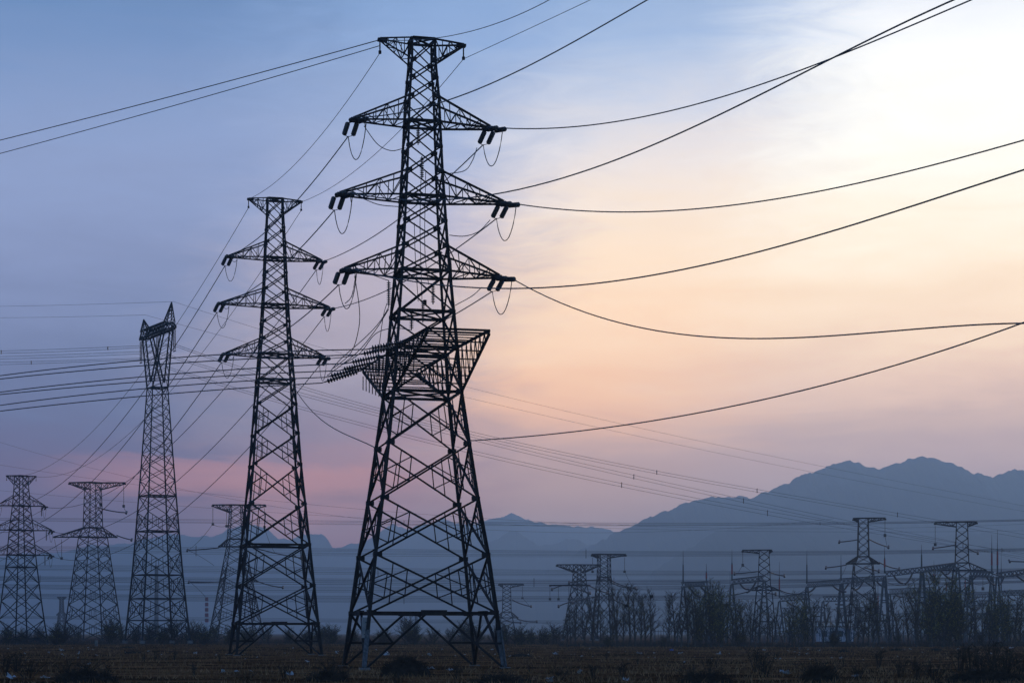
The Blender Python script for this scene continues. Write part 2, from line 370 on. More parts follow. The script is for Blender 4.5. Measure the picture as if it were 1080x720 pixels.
def loop(p, q, drop, r, parent, mat='wire', n=14, side=V(0, 0, 0), name='jumper'):
    m = MB(); pts = []
    for i in range(n+1):
        t = i/n; k = (1-(2*t-1)**2)**0.8; pts.append(p.lerp(q, t) - V(0, 0, drop*k) + side*k)
    m.tube(pts, r, 5); return m.build(name, mat, parent)
def local(root, w):
    return Matrix.Rotation(-root.rotation_euler.z, 4, 'Z') @ (Vector(w) - root.location)
def wor(root, l): return Matrix.Rotation(root.rotation_euler.z, 4, 'Z') @ Vector(l) + root.location
def tension_set(armobj, root, tip, dirw, length, r, n, gap=0.5, drop=0.0):
    """A pair of parallel strings pulled from the arm tip along dirw (a world direction); returns the world end."""
    d = Matrix.Rotation(-root.rotation_euler.z, 4, 'Z') @ Vector(dirw).normalized(); d.z -= drop; d.normalize()
    s = d.cross(V(0, 0, 1)).normalized()*gap/2; b = tip - V(0, 0, 0.12)
    e = b + d*(length+0.35)
    for q in (-1, 1):
        m = MB(); m.insul(b + s*q + d*0.22, b + s*q + d*(0.22+length), r, n); m.build('insulator_string', 'insul', armobj)
    m = MB(); m.beam(b, b + s + d*.25, .05); m.beam(b, b - s + d*.25, .05); m.beam(b+s+d*(length+.2), e+d*.1, .035); m.beam(b-s+d*(length+.2), e+d*.1, .035)
    m.build('yoke', 'steel', armobj)
    return wor(root, e + d*0.05), e
def catenary(name, label, A, B, sag, r, cat='power line', group=None, n=40, sides=5):
    m = MB(); pts = [A.lerp(B, i/n) - V(0, 0, 4*sag*(i/n)*(1-i/n)) for i in range(n+1)]
    m.tube(pts, r, sides); return tag(m.build(name, 'wire'), label, cat, group)
def polyfit(pts, deg):
    n = deg+1; x0 = pts[0][0]; sc = (pts[-1][0]-x0) or 1
    A = [[sum(((x-x0)/sc)**(i+j)*w for x, y, w in pts) for j in range(n)] for i in range(n)]
    b = [sum(y*((x-x0)/sc)**i*w for x, y, w in pts) for i in range(n)]
    for i in range(n):
        p = max(range(i, n), key=lambda k: abs(A[k][i])); A[i], A[p] = A[p], A[i]; b[i], b[p] = b[p], b[i]
        for k in range(i+1, n):
            f = A[k][i]/A[i][i]; b[k] -= f*b[i]
            for j in range(i, n): A[k][j] -= f*A[i][j]
    c = [0]*n
    for i in reversed(range(n)): c[i] = (b[i]-sum(A[i][j]*c[j] for j in range(i+1, n)))/A[i][i]
    return lambda x: sum(c[i]*((x-x0)/sc)**i for i in range(n))
def strand(pts, Y0, Y1, ext=0.12, deg=2, n=44, start=None, carry=60.0):
    """Points of a span: straight in plan from depth Y0 to Y1, sagging as surveyed; carried on past the frame by ext."""
    if start is not None: pts = [(540 + F*start.x/start.y, HZ - F*(start.z-CH)/start.y)] + list(pts); Y0 = start.y
    f = polyfit([(x, y, 60.0 if i in (0,) else 1.0) for i, (x, y) in enumerate(pts)], deg)
    xa, xb = pts[0][0], pts[-1][0]; out = []
    for i in range(n+1):
        t = (1+ext)*i/n; x = xa+(xb-xa)*t; inv = 1/Y0 + (1/Y1-1/Y0)*t
        out.append(at(x, f(x), 1/inv))
    if start is not None: out[0] = Vector(start)
    # the span goes on past the frame towards its next support, with the same pull of gravity
    if carry > 0:
        a, b, c = out[n//2], out[-3], out[-1]; h = V(c.x-b.x, c.y-b.y, 0); L = h.length; h.normalize()
        m = (c.z-b.z)/L; s1 = V(b.x-a.x, b.y-a.y, 0).length; m0 = (b.z-a.z)/max(s1, .1); k = min(max((m-m0)/max((s1+L)/2, .1), 0.0), .006)
        for i in range(1, 13): q = carry*i/12; out.append(c + h*q + V(0, 0, m*q + .5*k*q*q))
    return out
def span(name, label, pts, Y0, Y1, r, cat='power line', group=None, ext=0.12, deg=2, start=None, carry=60.0):
    m = MB(); m.tube(strand(pts, Y0, Y1, min(ext, .03), deg, start=start, carry=carry), r, 5); return tag(m.build(name, 'wire'), label, cat, group)
def bundle(label, lines, Y0, Y1, r, spacers=(), group=None, ext=0.1, deg=2, cat='power line'):
    s0 = [strand(l, Y0, Y1, min(ext, .04), deg) for l in lines]; n = len(s0[0])
    root = empty('conductor_bundle', s0[0][0], 0, label, cat, group)
    for s_ in s0:
        m = MB(); m.tube([p-root.location for p in s_], r, 4); m.build('conductor', 'wire', root)
    for t in spacers:
        i = int(t*(n-1)); m = MB(); a, b = s0[0][i]-root.location, s0[-1][i]-root.location
        m.tube([a + (a-b)*.3, b + (b-a)*.3], r*2.8, 6); m.build('spacer', 'insul', root)
    return root

WIRE_DIR_RIGHT = V(36, -67, -3)
MAIN = V((445-540)/F*129.5, 129.5, 0); YAW = R(13.5)
SECOND = V((290-540)/F*202, 202, 0)
THIRD = V((22.5-540)/F*405, 405, 0)

# --- nearest pylon
def z_of(py, Y): return CH + (HZ-py)/F*Y
def pylon(label, loc, yaw, prof, nodes, horiz, arms, peak, wl, wb, dir_away, dir_near, detail, base=True, rot=0.0, insul_n=9, ir=0.18, ilen=1.6, bays=5, ijump=2.0):
    root = empty('lattice_pylon', loc, yaw, label, 'pylon', 'lattice pylons of the double circuit line')
    C = lattice_body(root, prof, nodes, wl, wb, 'steel', rot, L=detail > 0, horiz=horiz, base=base, plates=detail > 0, coat=detail > 1, pegs=detail > 1, secondary=2.9 if detail else 4.2)
    tips = {}
    for i, (zb, zt, L) in enumerate(arms):
        for sx in (-1, 1):
            a, tip = arm(root, C, zb, zt, sx, L, wl*.5, wb*.55, 'steel', bays=bays, Ls=detail > 0)
            ends = []
            for nm, dw in (('away', dir_away), ('near', dir_near)):
                if dw is None: continue
                w, e = tension_set(a, root, tip, dw, ilen, ir, insul_n, gap=0.62, drop=0.30 if nm == 'away' else (0.05 if sx < 0 else 0.12)); tips[(i, sx, nm)] = w; ends.append(e)
            if len(ends) == 2:
                if sx > 0: loop(ends[0], ends[1], ijump, 0.033, a)
                else: c = tip - V(sx*0.9, 0, 0.2); loop(ends[0], c, ijump, 0.033, a); loop(c, ends[1], .45, 0.028, a)
    zb, zt, L = peak
    for sx in (-1, 1):
        a, tip = arm(root, C, zb, zt, sx, L, wl*.42, wb*.5, 'steel', 'peak_arm', bays=4, Ls=detail > 0, inverted=True, tipw=0.12, rise=0.1)
        m = MB(); m.tube([tip + V(0, 0, -.1), tip + V(0, 0, -.75)], 0.05, 6); m.tube([tip + V(0, 0, -.75), tip + V(0, 0, -.95)], 0.11, 6); m.build('earth_wire_clamp', 'steel', a)
        tips[('e', sx)] = wor(root, tip + V(0, 0, -0.9)); tips[('et', sx)] = wor(root, tip)
    return root, C, tips

prof1 = [(0, 4.72), (3.75, 4.27), (7.6, 3.8), (11.4, 3.22), (15.1, 2.74), (18.65, 2.3), (21.65, 2.05), (24.1, 1.85), (28.2, 1.52), (33.8, 1.2), (38.8, 1.0), (41.3, 0.80), (42.8, 0.78)]
nodes1 = [3.75, 7.6, 11.4, 15.1, 18.65, 21.65, 24.1, 26.9, 28.6, 30.3, 32.0, 33.7, 35.4, 37.1, 38.8, 40.1, 41.3, 42.75]
root1, C1, t1 = pylon('nearest and largest steel lattice pylon, with a deep platform halfway up', MAIN, YAW, prof1, nodes1,
    [3.75, 18.65, 21.65, 24.1, 26.9, 32.0, 37.1, 42.75], [(37.1, 38.8, 4.75), (32.0, 33.7, 5.7), (26.9, 28.6, 5.4)], (41.3, 42.75, 2.9),
    0.25, 0.14, SECOND-MAIN+V(0, 0, 2), WIRE_DIR_RIGHT, 2)
# deep bracket along the line of sight (cable take-off arm)
def deep_arm():
    m = MB(); zt, zb, D = 21.65, 18.65, 9.6; hw_t, hw_b = interp(prof1, zt), interp(prof1, zb)
    for sy in (-1, 1):
        tl = [V(sx*hw_t, sy*hw_t, zt) for sx in (-1, 1)]; te = [V(sx*2.0 - sy*.55, sy*D, zt) for sx in (-1, 1)]
        bl = [V(sx*hw_b, sy*hw_b, zb) for sx in (-1, 1)]; be = [V(sx*2.0 - sy*.55, sy*D, zt-0.22) for sx in (-1, 1)]
        n = 7
        for i in (0, 1):
            m.beam(tl[i], te[i], .15, .03); m.beam(bl[i], be[i], .15, .03)
            for k in range(n+1):
                a, b = tl[i].lerp(te[i], k/n), bl[i].lerp(be[i], k/n); m.beam(a, b, .07, .016)
                if k < n: m.beam(b, tl[i].lerp(te[i], (k+1)/n), .06, .014)
        for k in range(n+1):
            m.beam(tl[0].lerp(te[0], k/n), tl[1].lerp(te[1], k/n), .13 if k == n else .075, .016); m.beam(bl[0].lerp(be[0], k/n), bl[1].lerp(be[1], k/n), .08, .016)
    for k in range(2, 5, 2): m.beam(V(-hw_t, lerp(-hw_t, hw_t, k/6), zt), V(hw_t, lerp(-hw_t, hw_t, k/6), zt), .08, .016)
    a = m.build('take_off_arm', 'steel', root1)
    for k in range(9):
        p = V(-2.05-.055*lerp(1.0, 9.4, k/8), lerp(1.0, 9.4, k/8), zt-0.6-(8-k)*.22); q = MB(); q.beam(p, p+V(0, 0, -1.0), .06); q.build('hanger_rod', 'steel', a)
    return a
deck = deep_arm()
SIX = [((330, 362.7), (240, 372), (120, 384), (0, 395.5)), ((330, 368), (240, 378), (120, 389.5), (0, 399)), ((330, 378), (240, 389), (120, 401), (0, 413)),
       ((330, 386), (240, 395), (120, 406), (0, 415.5)), ((330, 391), (240, 401), (120, 414.5), (0, 426.7)), ((330, 397.5), (240, 409), (120, 421.5), (0, 433))]
side_y = [-4.4, -1.8, 2.0, 5.0, 7.8, 9.5]
LBL6 = ['topmost of the six thick conductors running left from the nearest pylon to the edge', 'second from the top of the six conductors running left from the nearest pylon',
        'third from the top of the six conductors running left from the nearest pylon', 'fourth from the top of the six conductors running left from the nearest pylon',
        'fifth from the top of the six conductors running left from the nearest pylon', 'lowest of the six thick conductors running left from the nearest pylon']
for k, (pts, sy) in enumerate(zip(SIX, side_y)):
    b = V(-2.12 - sy*.057, sy, 21.6 - (0.05 if k < 3 else 0.1)); W = wor(root1, b); tgt = at(pts[0][0], pts[0][1], W.y+1.5); d = local(root1, tgt) - b; d.normalize(); d = (d + V(0, 0, -0.16)).normalized()
    s_ = d.cross(V(0, 0, 1)).normalized()*0.26
    m = MB(); ln = 2.6 if k < 4 else 3.1; m.insul(b+d*.2, b+d*ln, .2, 11); m.build('insulator_string', 'insul', deck)
    m = MB(); m.beam(b, b+d*.3, .07); m.build('shackle', 'steel', deck); m = MB(); m.beam(b+d*(ln-.05), b+d*(ln+.25), .06); m.build('yoke', 'steel', deck)
    e = wor(root1, b+d*(ln+.25))
    span('conductor', LBL6[k], pts[1:], e.y, 152, 0.04, start=e, ext=0.15)
# hanging strings and risers inside and beside the body
for (px, y0, y1, yl) in ((410, 296, 324, -0.5), (456.7, 299, 321, -1.0), (446, 317, 340, -1.5), (434, 327, 348, -1.5), (441, 131, 153, -0.8), (445, 165, 189, -1.0), (448, 316, 322, 0.6), (417, 350, 380, 1.5), (399, 372, 398, 3.5)):
    P = local(root1, at(px, y0, MAIN.y+yl)); Q = local(root1, at(px, y1, MAIN.y+yl)); m = MB(); m.insul(P, Q, .15, 11); m.build('insulator_string', 'insul', root1)
def riser(pts, Yc, r=0.03):
    P = [local(root1, at(x, y, Y)) for (x, y), Y in zip(pts, Yc)]; out = []
    for i in range(len(P)-1):
        p0, p1, p2, p3 = P[max(i-1, 0)], P[i], P[i+1], P[min(i+2, len(P)-1)]
        for k in range(7):
            t = k/7; out.append(0.5*((2*p1) + (p2-p0)*t + (2*p0-5*p1+4*p2-p3)*t*t + (3*p1-p0-3*p2+p3)*t**3))
    out.append(P[-1]); m = MB(); m.tube(out, r, 5); m.build('jumper', 'wire', root1)
riser([(374, 291), (379, 325), (378, 348), (370, 372), (352, 388)], [127.5, 129, 131, 134, 138])
riser([(375, 291), (371, 312), (364, 320)], [127.5, 128, 128.5])
riser([(410, 324), (400, 340), (385, 356), (360, 378), (348, 392)], [129, 130, 132, 135, 138])
riser([(410, 326), (396, 348), (376, 372), (345, 396)], [129, 131, 134, 138])
riser([(434, 348), (415, 346), (396, 352), (380, 372), (362, 384)], [128, 129, 131, 134, 137])
riser([(380, 285), (396, 291), (410, 296)], [127.5, 128.5, 129]); riser([(384, 133), (398, 152), (412, 159), (424, 157)], [127.5, 128, 128.5, 129]); riser([(384, 210), (400, 216), (420, 218)], [127, 128, 129])
riser([(503, 156), (498, 170), (490, 180), (474, 183)], [130.5, 130, 130, 129.5]); riser([(517, 232), (505, 244), (490, 249), (474, 248)], [130.5, 130, 130, 129.5]); riser([(508, 303), (498, 312), (480, 322)], [130.5, 130, 129.5])
riser([(437, 235), (438, 270), (441, 318)], [129]*3, .025); riser([(444, 190), (443, 240), (445, 316)], [129]*3, .025); riser([(449, 180), (448, 260), (452, 300)], [130]*3, .025); riser([(408, 320), (404, 335), (399, 371)], [129, 130, 133], .025)
m = MB(); c = C1(3.2)[0]; m.box(c + V(-0.25, 0.25, -0.45), .42, .05, 1.35); m.build('sign_plate', 'plate', root1)['label'] = 'weathered pale sign plate'

# --- second pylon
prof2 = [(0, 4.45), (3.4, 4.1), (11.7, 3.3), (20.0, 2.5), (29.2, 1.85), (33.6, 1.5), (38.9, 1.2), (43.9, 1.0), (47.0, 0.82), (48.5, 0.8)]
nodes2 = [3.4, 7.4, 11.7, 16.0, 20.2, 23.5, 26.6, 29.2, 31.9, 33.6, 35.4, 37.2, 38.9, 40.6, 42.2, 43.9, 45.4, 47.0, 48.5]
root2, C2, t2 = pylon('second steel lattice pylon, slimmer, left of the nearest one, three pairs of arms', SECOND, YAW, prof2, nodes2, [3.4, 11.7, 29.2, 31.9, 37.2, 42.2, 48.5],
    [(42.2, 43.9, 4.9), (37.2, 38.9, 5.75), (31.9, 33.6, 5.25)], (47.0, 48.5, 2.8), 0.27, 0.155, THIRD-SECOND, MAIN-SECOND+V(0, 0, -2), 1, ir=.2, ilen=1.45)
# --- third pylon, far left
prof3 = [(0, 4.0), (7, 3.2), (16.4, 2.35), (19, 2.15), (24.3, 1.8), (30, 1.3), (34.5, 1.05), (35.9, 1.0)]
nodes3 = [1.2, 5.2, 9.2, 12.9, 16.4, 19.0, 20.9, 22.6, 24.3, 26.1, 27.8, 29.5, 31.2, 32.8, 34.4, 35.9]
root3, C3, t3 = pylon('far left lattice pylon with three pairs of arms, standing at the left edge', THIRD, R(14), prof3, nodes3, [16.4, 19, 24.3, 29.5, 35.9],
    [(29.5, 31.8, 4.9), (24.3, 26.6, 6.3), (19.0, 21.3, 6.2)], (33.9, 35.9, 3.05), 0.30, 0.14, V(-120, 230, 0), SECOND-THIRD, 0, rot=R(33), insul_n=7, bays=4)
for i, (z, L) in enumerate(((29.5, 4.2), (24.3, 5.2), (19.0, 4.9))):
    m = MB(); m.insul(V(L, 0, z-.1), V(L, 0, z-2.2), .2, 8); m.build('insulator_string', 'insul', root3)

# --- spans of the double circuit line
LV = ('upper', 'middle', 'lower'); SD = {-1: 'left', 1: 'right'}
for i in range(3):
    for sx in (-1, 1):
        catenary('conductor', f'conductor from the {LV[i]} {SD[sx]} arm of the nearest pylon to the second pylon', t1[(i, sx, 'away')], t2[(i, sx, 'near')], 1.1, 0.042)
        catenary('conductor', f'conductor from the {LV[i]} {SD[sx]} arm of the second pylon to the far left pylon', t2[(i, sx, 'away')], t3[(i, sx, 'near')], 7.5, 0.045)
        span('conductor', f'conductor leaving the far left pylon from its {LV[i]} {SD[sx]} arm', [(540+F*t3[(i, sx, 'away')].x/t3[(i, sx, 'away')].y - 40, HZ-F*(t3[(i, sx, 'away')].z-CH)/t3[(i, sx, 'away')].y+22), (-120, 640)], 405, 560, 0.045, start=t3[(i, sx, 'away')], ext=0.0)
for sx in (-1, 1):
    catenary('earth_wire', f'thin earth wire from the {SD[sx]} top corner of the nearest pylon to the second pylon', t1[('e', sx)], t2[('et', sx)], 1.5, 0.024)
    catenary('earth_wire', f'thin earth wire from the {SD[sx]} peak of the second pylon to the far left pylon', t2[('e', sx)], t3[('et', sx)], 8.0, 0.03)
RW = {(0, -1): ([(475, 105), (580, 58), (683, 0)], 107, 'steep conductor rising behind the nearest pylon\'s top to the upper edge'),
      (0, 1): ([(600, 135), (700, 118), (860, 69), (949, 32), (1025, 0)], 92, 'conductor from the upper right arm, rising to the upper right corner'),
      (1, -1): ([(535, 205), (620, 177), (760, 120), (880, 62), (1005, 0)], 78, 'thick conductor emerging behind the middle right arm and rising to the upper right corner'),
      (1, 1): ([(620, 223), (720, 221), (850, 205), (960, 180), (1080, 148)], 89, 'upper of two parallel conductors rising from the arms to the right edge'),
      (2, -1): ([(480, 304), (560, 303), (700, 287), (860, 250), (1080, 179)], 75, 'lower of two parallel conductors rising from the arms to the right edge'),
      (2, 1): ([(580, 320), (640, 337), (740, 352), (840, 355), (960, 350), (1080, 340)], 89, 'deeply sagging conductor from the lower right arm to the right edge')}
for (i, sx), (pts, Y1, lb) in RW.items(): span('conductor', lb, pts, 0, Y1, 0.04, start=t1[(i, sx, 'near')], ext=0.15, deg=3)
span('earth_wire', 'thin earth wire rising from behind the nearest pylon\'s top to the upper edge', [(478, 38), (530, 22), (580, 0)], 0, 108, 0.024, start=t1[('et', -1)], ext=0.2)
span('earth_wire', 'faint thin earth wire from the pylon\'s top right corner up to the top edge', [(530, 42), (575, 24), (622, 0)], 0, 115, 0.02, start=t1[('e', 1)], ext=0.2)
span('earth_wire', 'upper of two thin wires running left from the nearest pylon\'s top to the edge', [(210, 94), (0, 148)], 0, 150, 0.034, start=t1[('et', -1)], ext=0.15)
span('earth_wire', 'lower of two thin wires running left from the nearest pylon\'s top to the edge', [(210, 104), (0, 162)], 0, 152, 0.03, start=t1[('e', -1)] + V(0, 0, .5), ext=0.15)
p_in = wor(root1, C1(15.2)[3]); p_out = wor(root1, C1(15.3)[1])
span('conductor', 'single wire from the nearest pylon\'s body, low, curving up to the right edge', [(600, 453), (700, 443), (800, 423), (940, 386), (1080, 340)], 0, 80, 0.036, start=p_out, ext=0.15)
span('conductor', 'slack wire drooping between the second pylon\'s body and the nearest pylon\'s left leg', [(368, 459), (345, 448), (325, 428), (311, 410)], 0, 200, 0.04, start=p_in, ext=0.02, deg=3, carry=0)

# --- cat-head pylon
def cat_pylon():
    Y = 322.0; s = Y/F; loc = V((166-540)/F*Y, Y, 0); ph = R(-59)
    root = empty('cat_head_pylon', loc, ph, 'tall slender pylon with two horns and a Y-shaped head, left of the second pylon', 'pylon')
    zw = z_of(409, Y); z1 = z_of(352, Y); z2 = z_of(344, Y)
    prof = [(0, 4.3), (z_of(600, Y), 3.2), (z_of(480, Y), 2.0), (zw, 1.35)]
    nodes = [1.0, 4.5, 8.2, 12.2, 16.0, 19.6, 22.8, 25.6, 28.2, 30.6, 32.8, 34.8, 36.6, 38.3, 39.9, 41.4, zw-.01]
    nodes = sorted(n for n in nodes if n <= zw)
    C = lattice_body(root, prof, nodes, .26, .13, 'steel2', 0, L=False, secondary=3.0, horiz=[nodes[1], nodes[2], nodes[3], nodes[5], nodes[7], zw-.01], plates=False)
    m = MB()
    for sx in (-1, 1):                                                     # the two raking columns
        for sy in (-1, 1):
            bo, bi = V(sx*1.35, sy*1.35, zw), V(sx*0.05, sy*1.2, zw+1.0)
            to, ti = V(sx*5.4, sy*0.7, z1), V(sx*3.9, sy*0.7, z1); m.beam(bo, to, .2); m.beam(bi, ti, .2)
            for k in range(8): m.beam(bo.lerp(to, k/8), bi.lerp(ti, (k+1)/8), .07)
        for k in range(1, 9):
            for (a, b) in ((V(sx*1.35, 1.35, zw), V(sx*5.4, .7, z1)), (V(sx*.05, 1.2, zw+1), V(sx*3.9, .7, z1))):
                p, q = a.lerp(b, k/8), a.lerp(b, (k-1)/8); m.beam(p, V(q.x, -q.y, q.z), .06)
    m.build('fork', 'steel2', root)
    m = MB(); xs_ = [-8.2, -6.8, -5.4, -4.0, -2.6, -1.3, 0, 1.3, 2.6, 4.0, 5.4, 6.8, 8.2]
    def zz(x): return (z1, lerp(z2, z1+.15, max(0, (abs(x)-5.4)/2.8)))
    def yy(x): return lerp(.75, .2, max(0, (abs(x)-5.4)/2.8))
    for a, b in zip(xs_, xs_[1:]):
        for sy in (-1, 1):
            for w in (0, 1): m.beam(V(a, sy*yy(a), zz(a)[w]), V(b, sy*yy(b), zz(b)[w]), .2)
            m.beam(V(a, sy*yy(a), zz(a)[0]), V(b, sy*yy(b), zz(b)[1]), .12); m.beam(V(a, sy*yy(a), zz(a)[1]), V(b, sy*yy(b), zz(b)[0]), .12)
        for w in (0, 1): m.beam(V(a, yy(a), zz(a)[w]), V(b, -yy(b), zz(b)[w]), .1); m.beam(V(a, -yy(a), zz(a)[w]), V(b, yy(b), zz(b)[w]), .1)
    m.build('cross_arm', 'steel2', root)
    for sx in (-1, 1):
        m = MB(); zt = z2 + (3.1 if sx > 0 else 2.1)
        for a in (-.7, .7):
            for b in (-.7, .7): m.beam(V(sx*5.5+a*1.3, b, z2-.2), V(sx*6.7, 0, zt), .15)
        for k in range(5):
            for a in (-.7, .7):
                p = lambda u, v, t: V(sx*5.5+u*1.3, v, z2-.2).lerp(V(sx*6.7, 0, zt), t)
                m.beam(p(a, -.7, k/6), p(a, .7, (k+1)/6), .09); m.beam(p(-.7, a, k/6), p(.7, a, (k+1)/6), .09)
        m.build('earth_wire_horn', 'steel2', root)
    out = {}
    for x in (-8.0, 0, 8.0):
        for d in (-.35, .35):
            m = MB(); m.insul(V(x+d, 0, z1-.1), V(x+d, 0, z1-3.9), .17, 14, 6); m.build('insulator_string', 'insul', root)
        m = MB(); m.beam(V(x-.5, 0, z1-3.95), V(x+.5, 0, z1-3.95), .14); m.build('yoke', 'steel2', root)
        out[x] = wor(root, V(x, 0, z1-4.0))
    return out
cat_pylon()
bundle('uppermost bundled conductor running left from the horned pylon\'s nearest insulators', [[(183, 362.5), (90, 367), (0, 370)], [(183, 364), (90, 369.5), (0, 372.5)]], 315, 420, .035, (.75, .3), ext=.1)
bundle('middle bundled conductor running left from the horned pylon\'s middle insulators', [[(167, 370), (90, 373), (0, 376)], [(167, 372), (90, 375.5), (0, 378.5)]], 322, 430, .035, (.85,), ext=.1)
bundle('lowest bundled conductor running left from the horned pylon\'s farthest insulators', [[(150, 377.5), (75, 380), (0, 382)], [(150, 379), (75, 382), (0, 384.5)]], 329, 440, .035, (.6,), ext=.1)
span('earth_wire', 'faint upper wire running left from the horned pylon\'s tall right horn', [(183, 318), (90, 321), (0, 323)], 316, 420, .025)
span('earth_wire', 'faint wire running left from the horned pylon\'s left horn, below the other', [(153, 332), (75, 334), (0, 335)], 328, 430, .025)
bundle('upper bundle running right from the horned pylon past the nearest pylon to the mountains', [[(185, 363), (310, 404), (392, 430), (502, 456), (640, 484), (780, 514), (1080, 563)], [(185, 365), (310, 407), (392, 433), (502, 458.5), (640, 487), (780, 517), (1080, 567)]], 316, 520, .033, (.44, .52, .66), deg=3)
bundle('middle bundle running right from the horned pylon, sloping down across the mountains', [[(167, 371), (310, 412), (392, 436), (502, 460), (640, 493), (780, 527), (983, 566)], [(167, 373), (310, 415), (392, 439), (502, 463), (640, 496.5), (780, 530.5), (983, 570)]], 322, 520, .033, (.47, .58, .8), deg=3)
bundle('lowest bundle running right from the horned pylon, sloping down to the substation', [[(150, 378), (310, 428), (392, 449), (502, 474), (640, 506), (740, 527), (891, 553), (1080, 583)], [(150, 380), (310, 431), (392, 452), (502, 477), (640, 509.5), (740, 531), (891, 557), (1080, 587)]], 329, 520, .033, (.42, .55, .7), deg=3)
span('earth_wire', 'faint upper earth wire sloping from the horned pylon to the right edge above the peaks', [(183, 318), (320, 362), (494, 408), (660, 447), (850, 489), (1080, 533)], 316, 520, .024, deg=3)
span('earth_wire', 'faint lower earth wire sloping from the horned pylon to the right edge', [(153, 332), (320, 376), (494, 420), (660, 457), (850, 496), (1080, 539)], 328, 520, .024, deg=3)

# --- T-headed tension pylons further off
def t_pylon(label, cx, Y, beam_l, beam_r, yb, ybb, waist, hw_t, hw_w, arm_l, arm_r, ya, hw_a, hw_0, strings, hangs, rot=0.0, mat='steel', th=1.02, rz=0.0, extra=None, lower=None):
    s = Y/F; loc = V((cx-540)*s, Y, -0.05); root = empty('t_head_pylon', loc, rz, label, 'pylon', 'T-headed tension pylons')
    Z = lambda py: CH + (HZ-py)*s
    zb, zbb, zw, za = Z(yb), Z(ybb), Z(waist), Z(ya)
    prof = [(0, hw_0*s), (za, hw_a*s), (zw, hw_w*s), (zb, hw_t*s)]
    nl = max(3, round(za/4.2)); nodes = [0.4 + (za-.4)*(1-(1-i/nl)**1.25) for i in range(nl)] + [za, zw]
    nu = max(4, round((zb-zw)/2.1)); nodes += [zw + (zb-zw)*i/nu for i in range(1, nu+1)]
    nodes = sorted(set(round(n, 3) for n in nodes)); wl, wb = .25*th*max(1, s/.22), .14*th*max(1, s/.22)
    C = lattice_body(root, prof, nodes, wl, wb, mat, rot, L=False, secondary=3.6, horiz=[za, zw, zb], plates=True)
    for sx, px in ((-1, beam_l), (1, beam_r)):
        if px is None: continue
        arm(root, C, zbb, zb, sx, abs(px-cx)*s, wl*.8, wb, mat, 'top_beam', bays=5, tipw=.35, Ls=False, inverted=True, rise=.4)
    for sx, px in ((-1, arm_l), (1, arm_r)):
        if px is None: continue
        arm(root, C, za, zw, sx, abs(px-cx)*s, wl*.8, wb, mat, 'cross_arm', bays=4, tipw=.3, Ls=False)
    if lower:
        for sx, px, py in lower: arm(root, C, Z(py), Z(py)+1.6, sx, abs(px-cx)*s, wl*.7, wb, mat, 'cross_arm', bays=3, tipw=.3, Ls=False)
    for (x0, y0, x1, y1, sag) in strings:
        p, q = V((x0-cx)*s, 0, Z(y0)), V((x1-cx)*s, -1.5, Z(y1)); n = 10; m = MB()
        pts = [p.lerp(q, i/n) - V(0, 0, 4*sag*s*(i/n)*(1-i/n)) for i in range(n+1)]
        m.tube(pts, .16*max(1, s/.25), 6); m.tube([pts[-1] + V(0, -.5, -.3), pts[-1] + V(0, .5, .3)], .3*max(1, s/.25), 6); m.build('insulator_string', 'insul', root)
    for (x, y0, y1) in hangs:
        m = MB(); m.insul(V((x-cx)*s, 0, Z(y0)), V((x-cx)*s, 0, Z(y1)), .13*max(1, s/.25), 12, 6); m.tube([V((x-cx)*s, 0, Z(y1)+.3), V((x-cx)*s, 0, Z(y1)-.5)], .4*max(1, s/.28), 6); m.build('insulator_string', 'insul', root)
    for (x0, y0, x1, y1, dr) in (extra or []):
        loop(V((x0-cx)*s, -.6, Z(y0)), V((x1-cx)*s, -.6, Z(y1)), dr*s, .05*max(1, s/.25), root)
    return root
t_pylon('T-headed pylon between the far left pylon and the horned one, beam longer to the right', 98, 560, 73, 132, 508.5, 516, 556, 6.3, 7.5, 57, 123, 566, 11, 23,
        [(104, 535, 134.5, 540.5, 1), (123, 564, 140, 569, .5)], [(106, 512, 531), (130.5, 511, 533), (65, 568, 588)], rot=R(40), extra=[(130.5, 533, 134, 540, 1), (58, 568, 65, 588, 5)])
t_pylon('T-headed pylon half hidden behind the second pylon, insulators reaching left', 249, 600, 224, 280, 532, 540, 568, 5.5, 8, 231, 272, 576, 8.5, 25,
        [(231, 577, 198.5, 580, .5), (268, 577, 318, 588, 1), (232, 613, 200, 613.5, .3), (273, 613, 299, 619, 1)], [(224.5, 535, 552), (239, 538, 554), (279, 535, 555)], rot=R(20), lower=[(-1, 232, 613), (1, 272, 613)],
        extra=[(224.5, 552, 199, 579, 3), (199, 580, 226, 596, -1), (200, 613, 217, 629, -1), (224.5, 552, 239, 554, 2), (279, 555, 290, 582, 3)])
t_pylon('small far pylon just to the right of the nearest pylon\'s base', 534.5, 950, 526, 552, 615.5, 619, 645, 4, 4.6, 523, 546, 651, 6, 10,
        [(530, 632, 520, 634, .5), (540, 632, 560, 639, 1), (545, 652, 566, 655, 1.2), (533, 654, 549, 656, .6)], [(551, 617, 630)], mat='steel', extra=[(551, 630, 558, 638, 0)])
t_pylon('left one of two overlapping pylons, wide beam with long left point, behind bare trees', 611, 640, 587, 632, 595, 603, 616, 4.3, 5.5, 580, 622, 617, 6, 13,
        [(600, 616, 582, 621, -1), (605, 619, 622, 625, 0.5), (604, 634, 589, 639, -.7)], [(580, 617, 631), (589, 617, 631), (600, 617, 631)], rot=R(30))
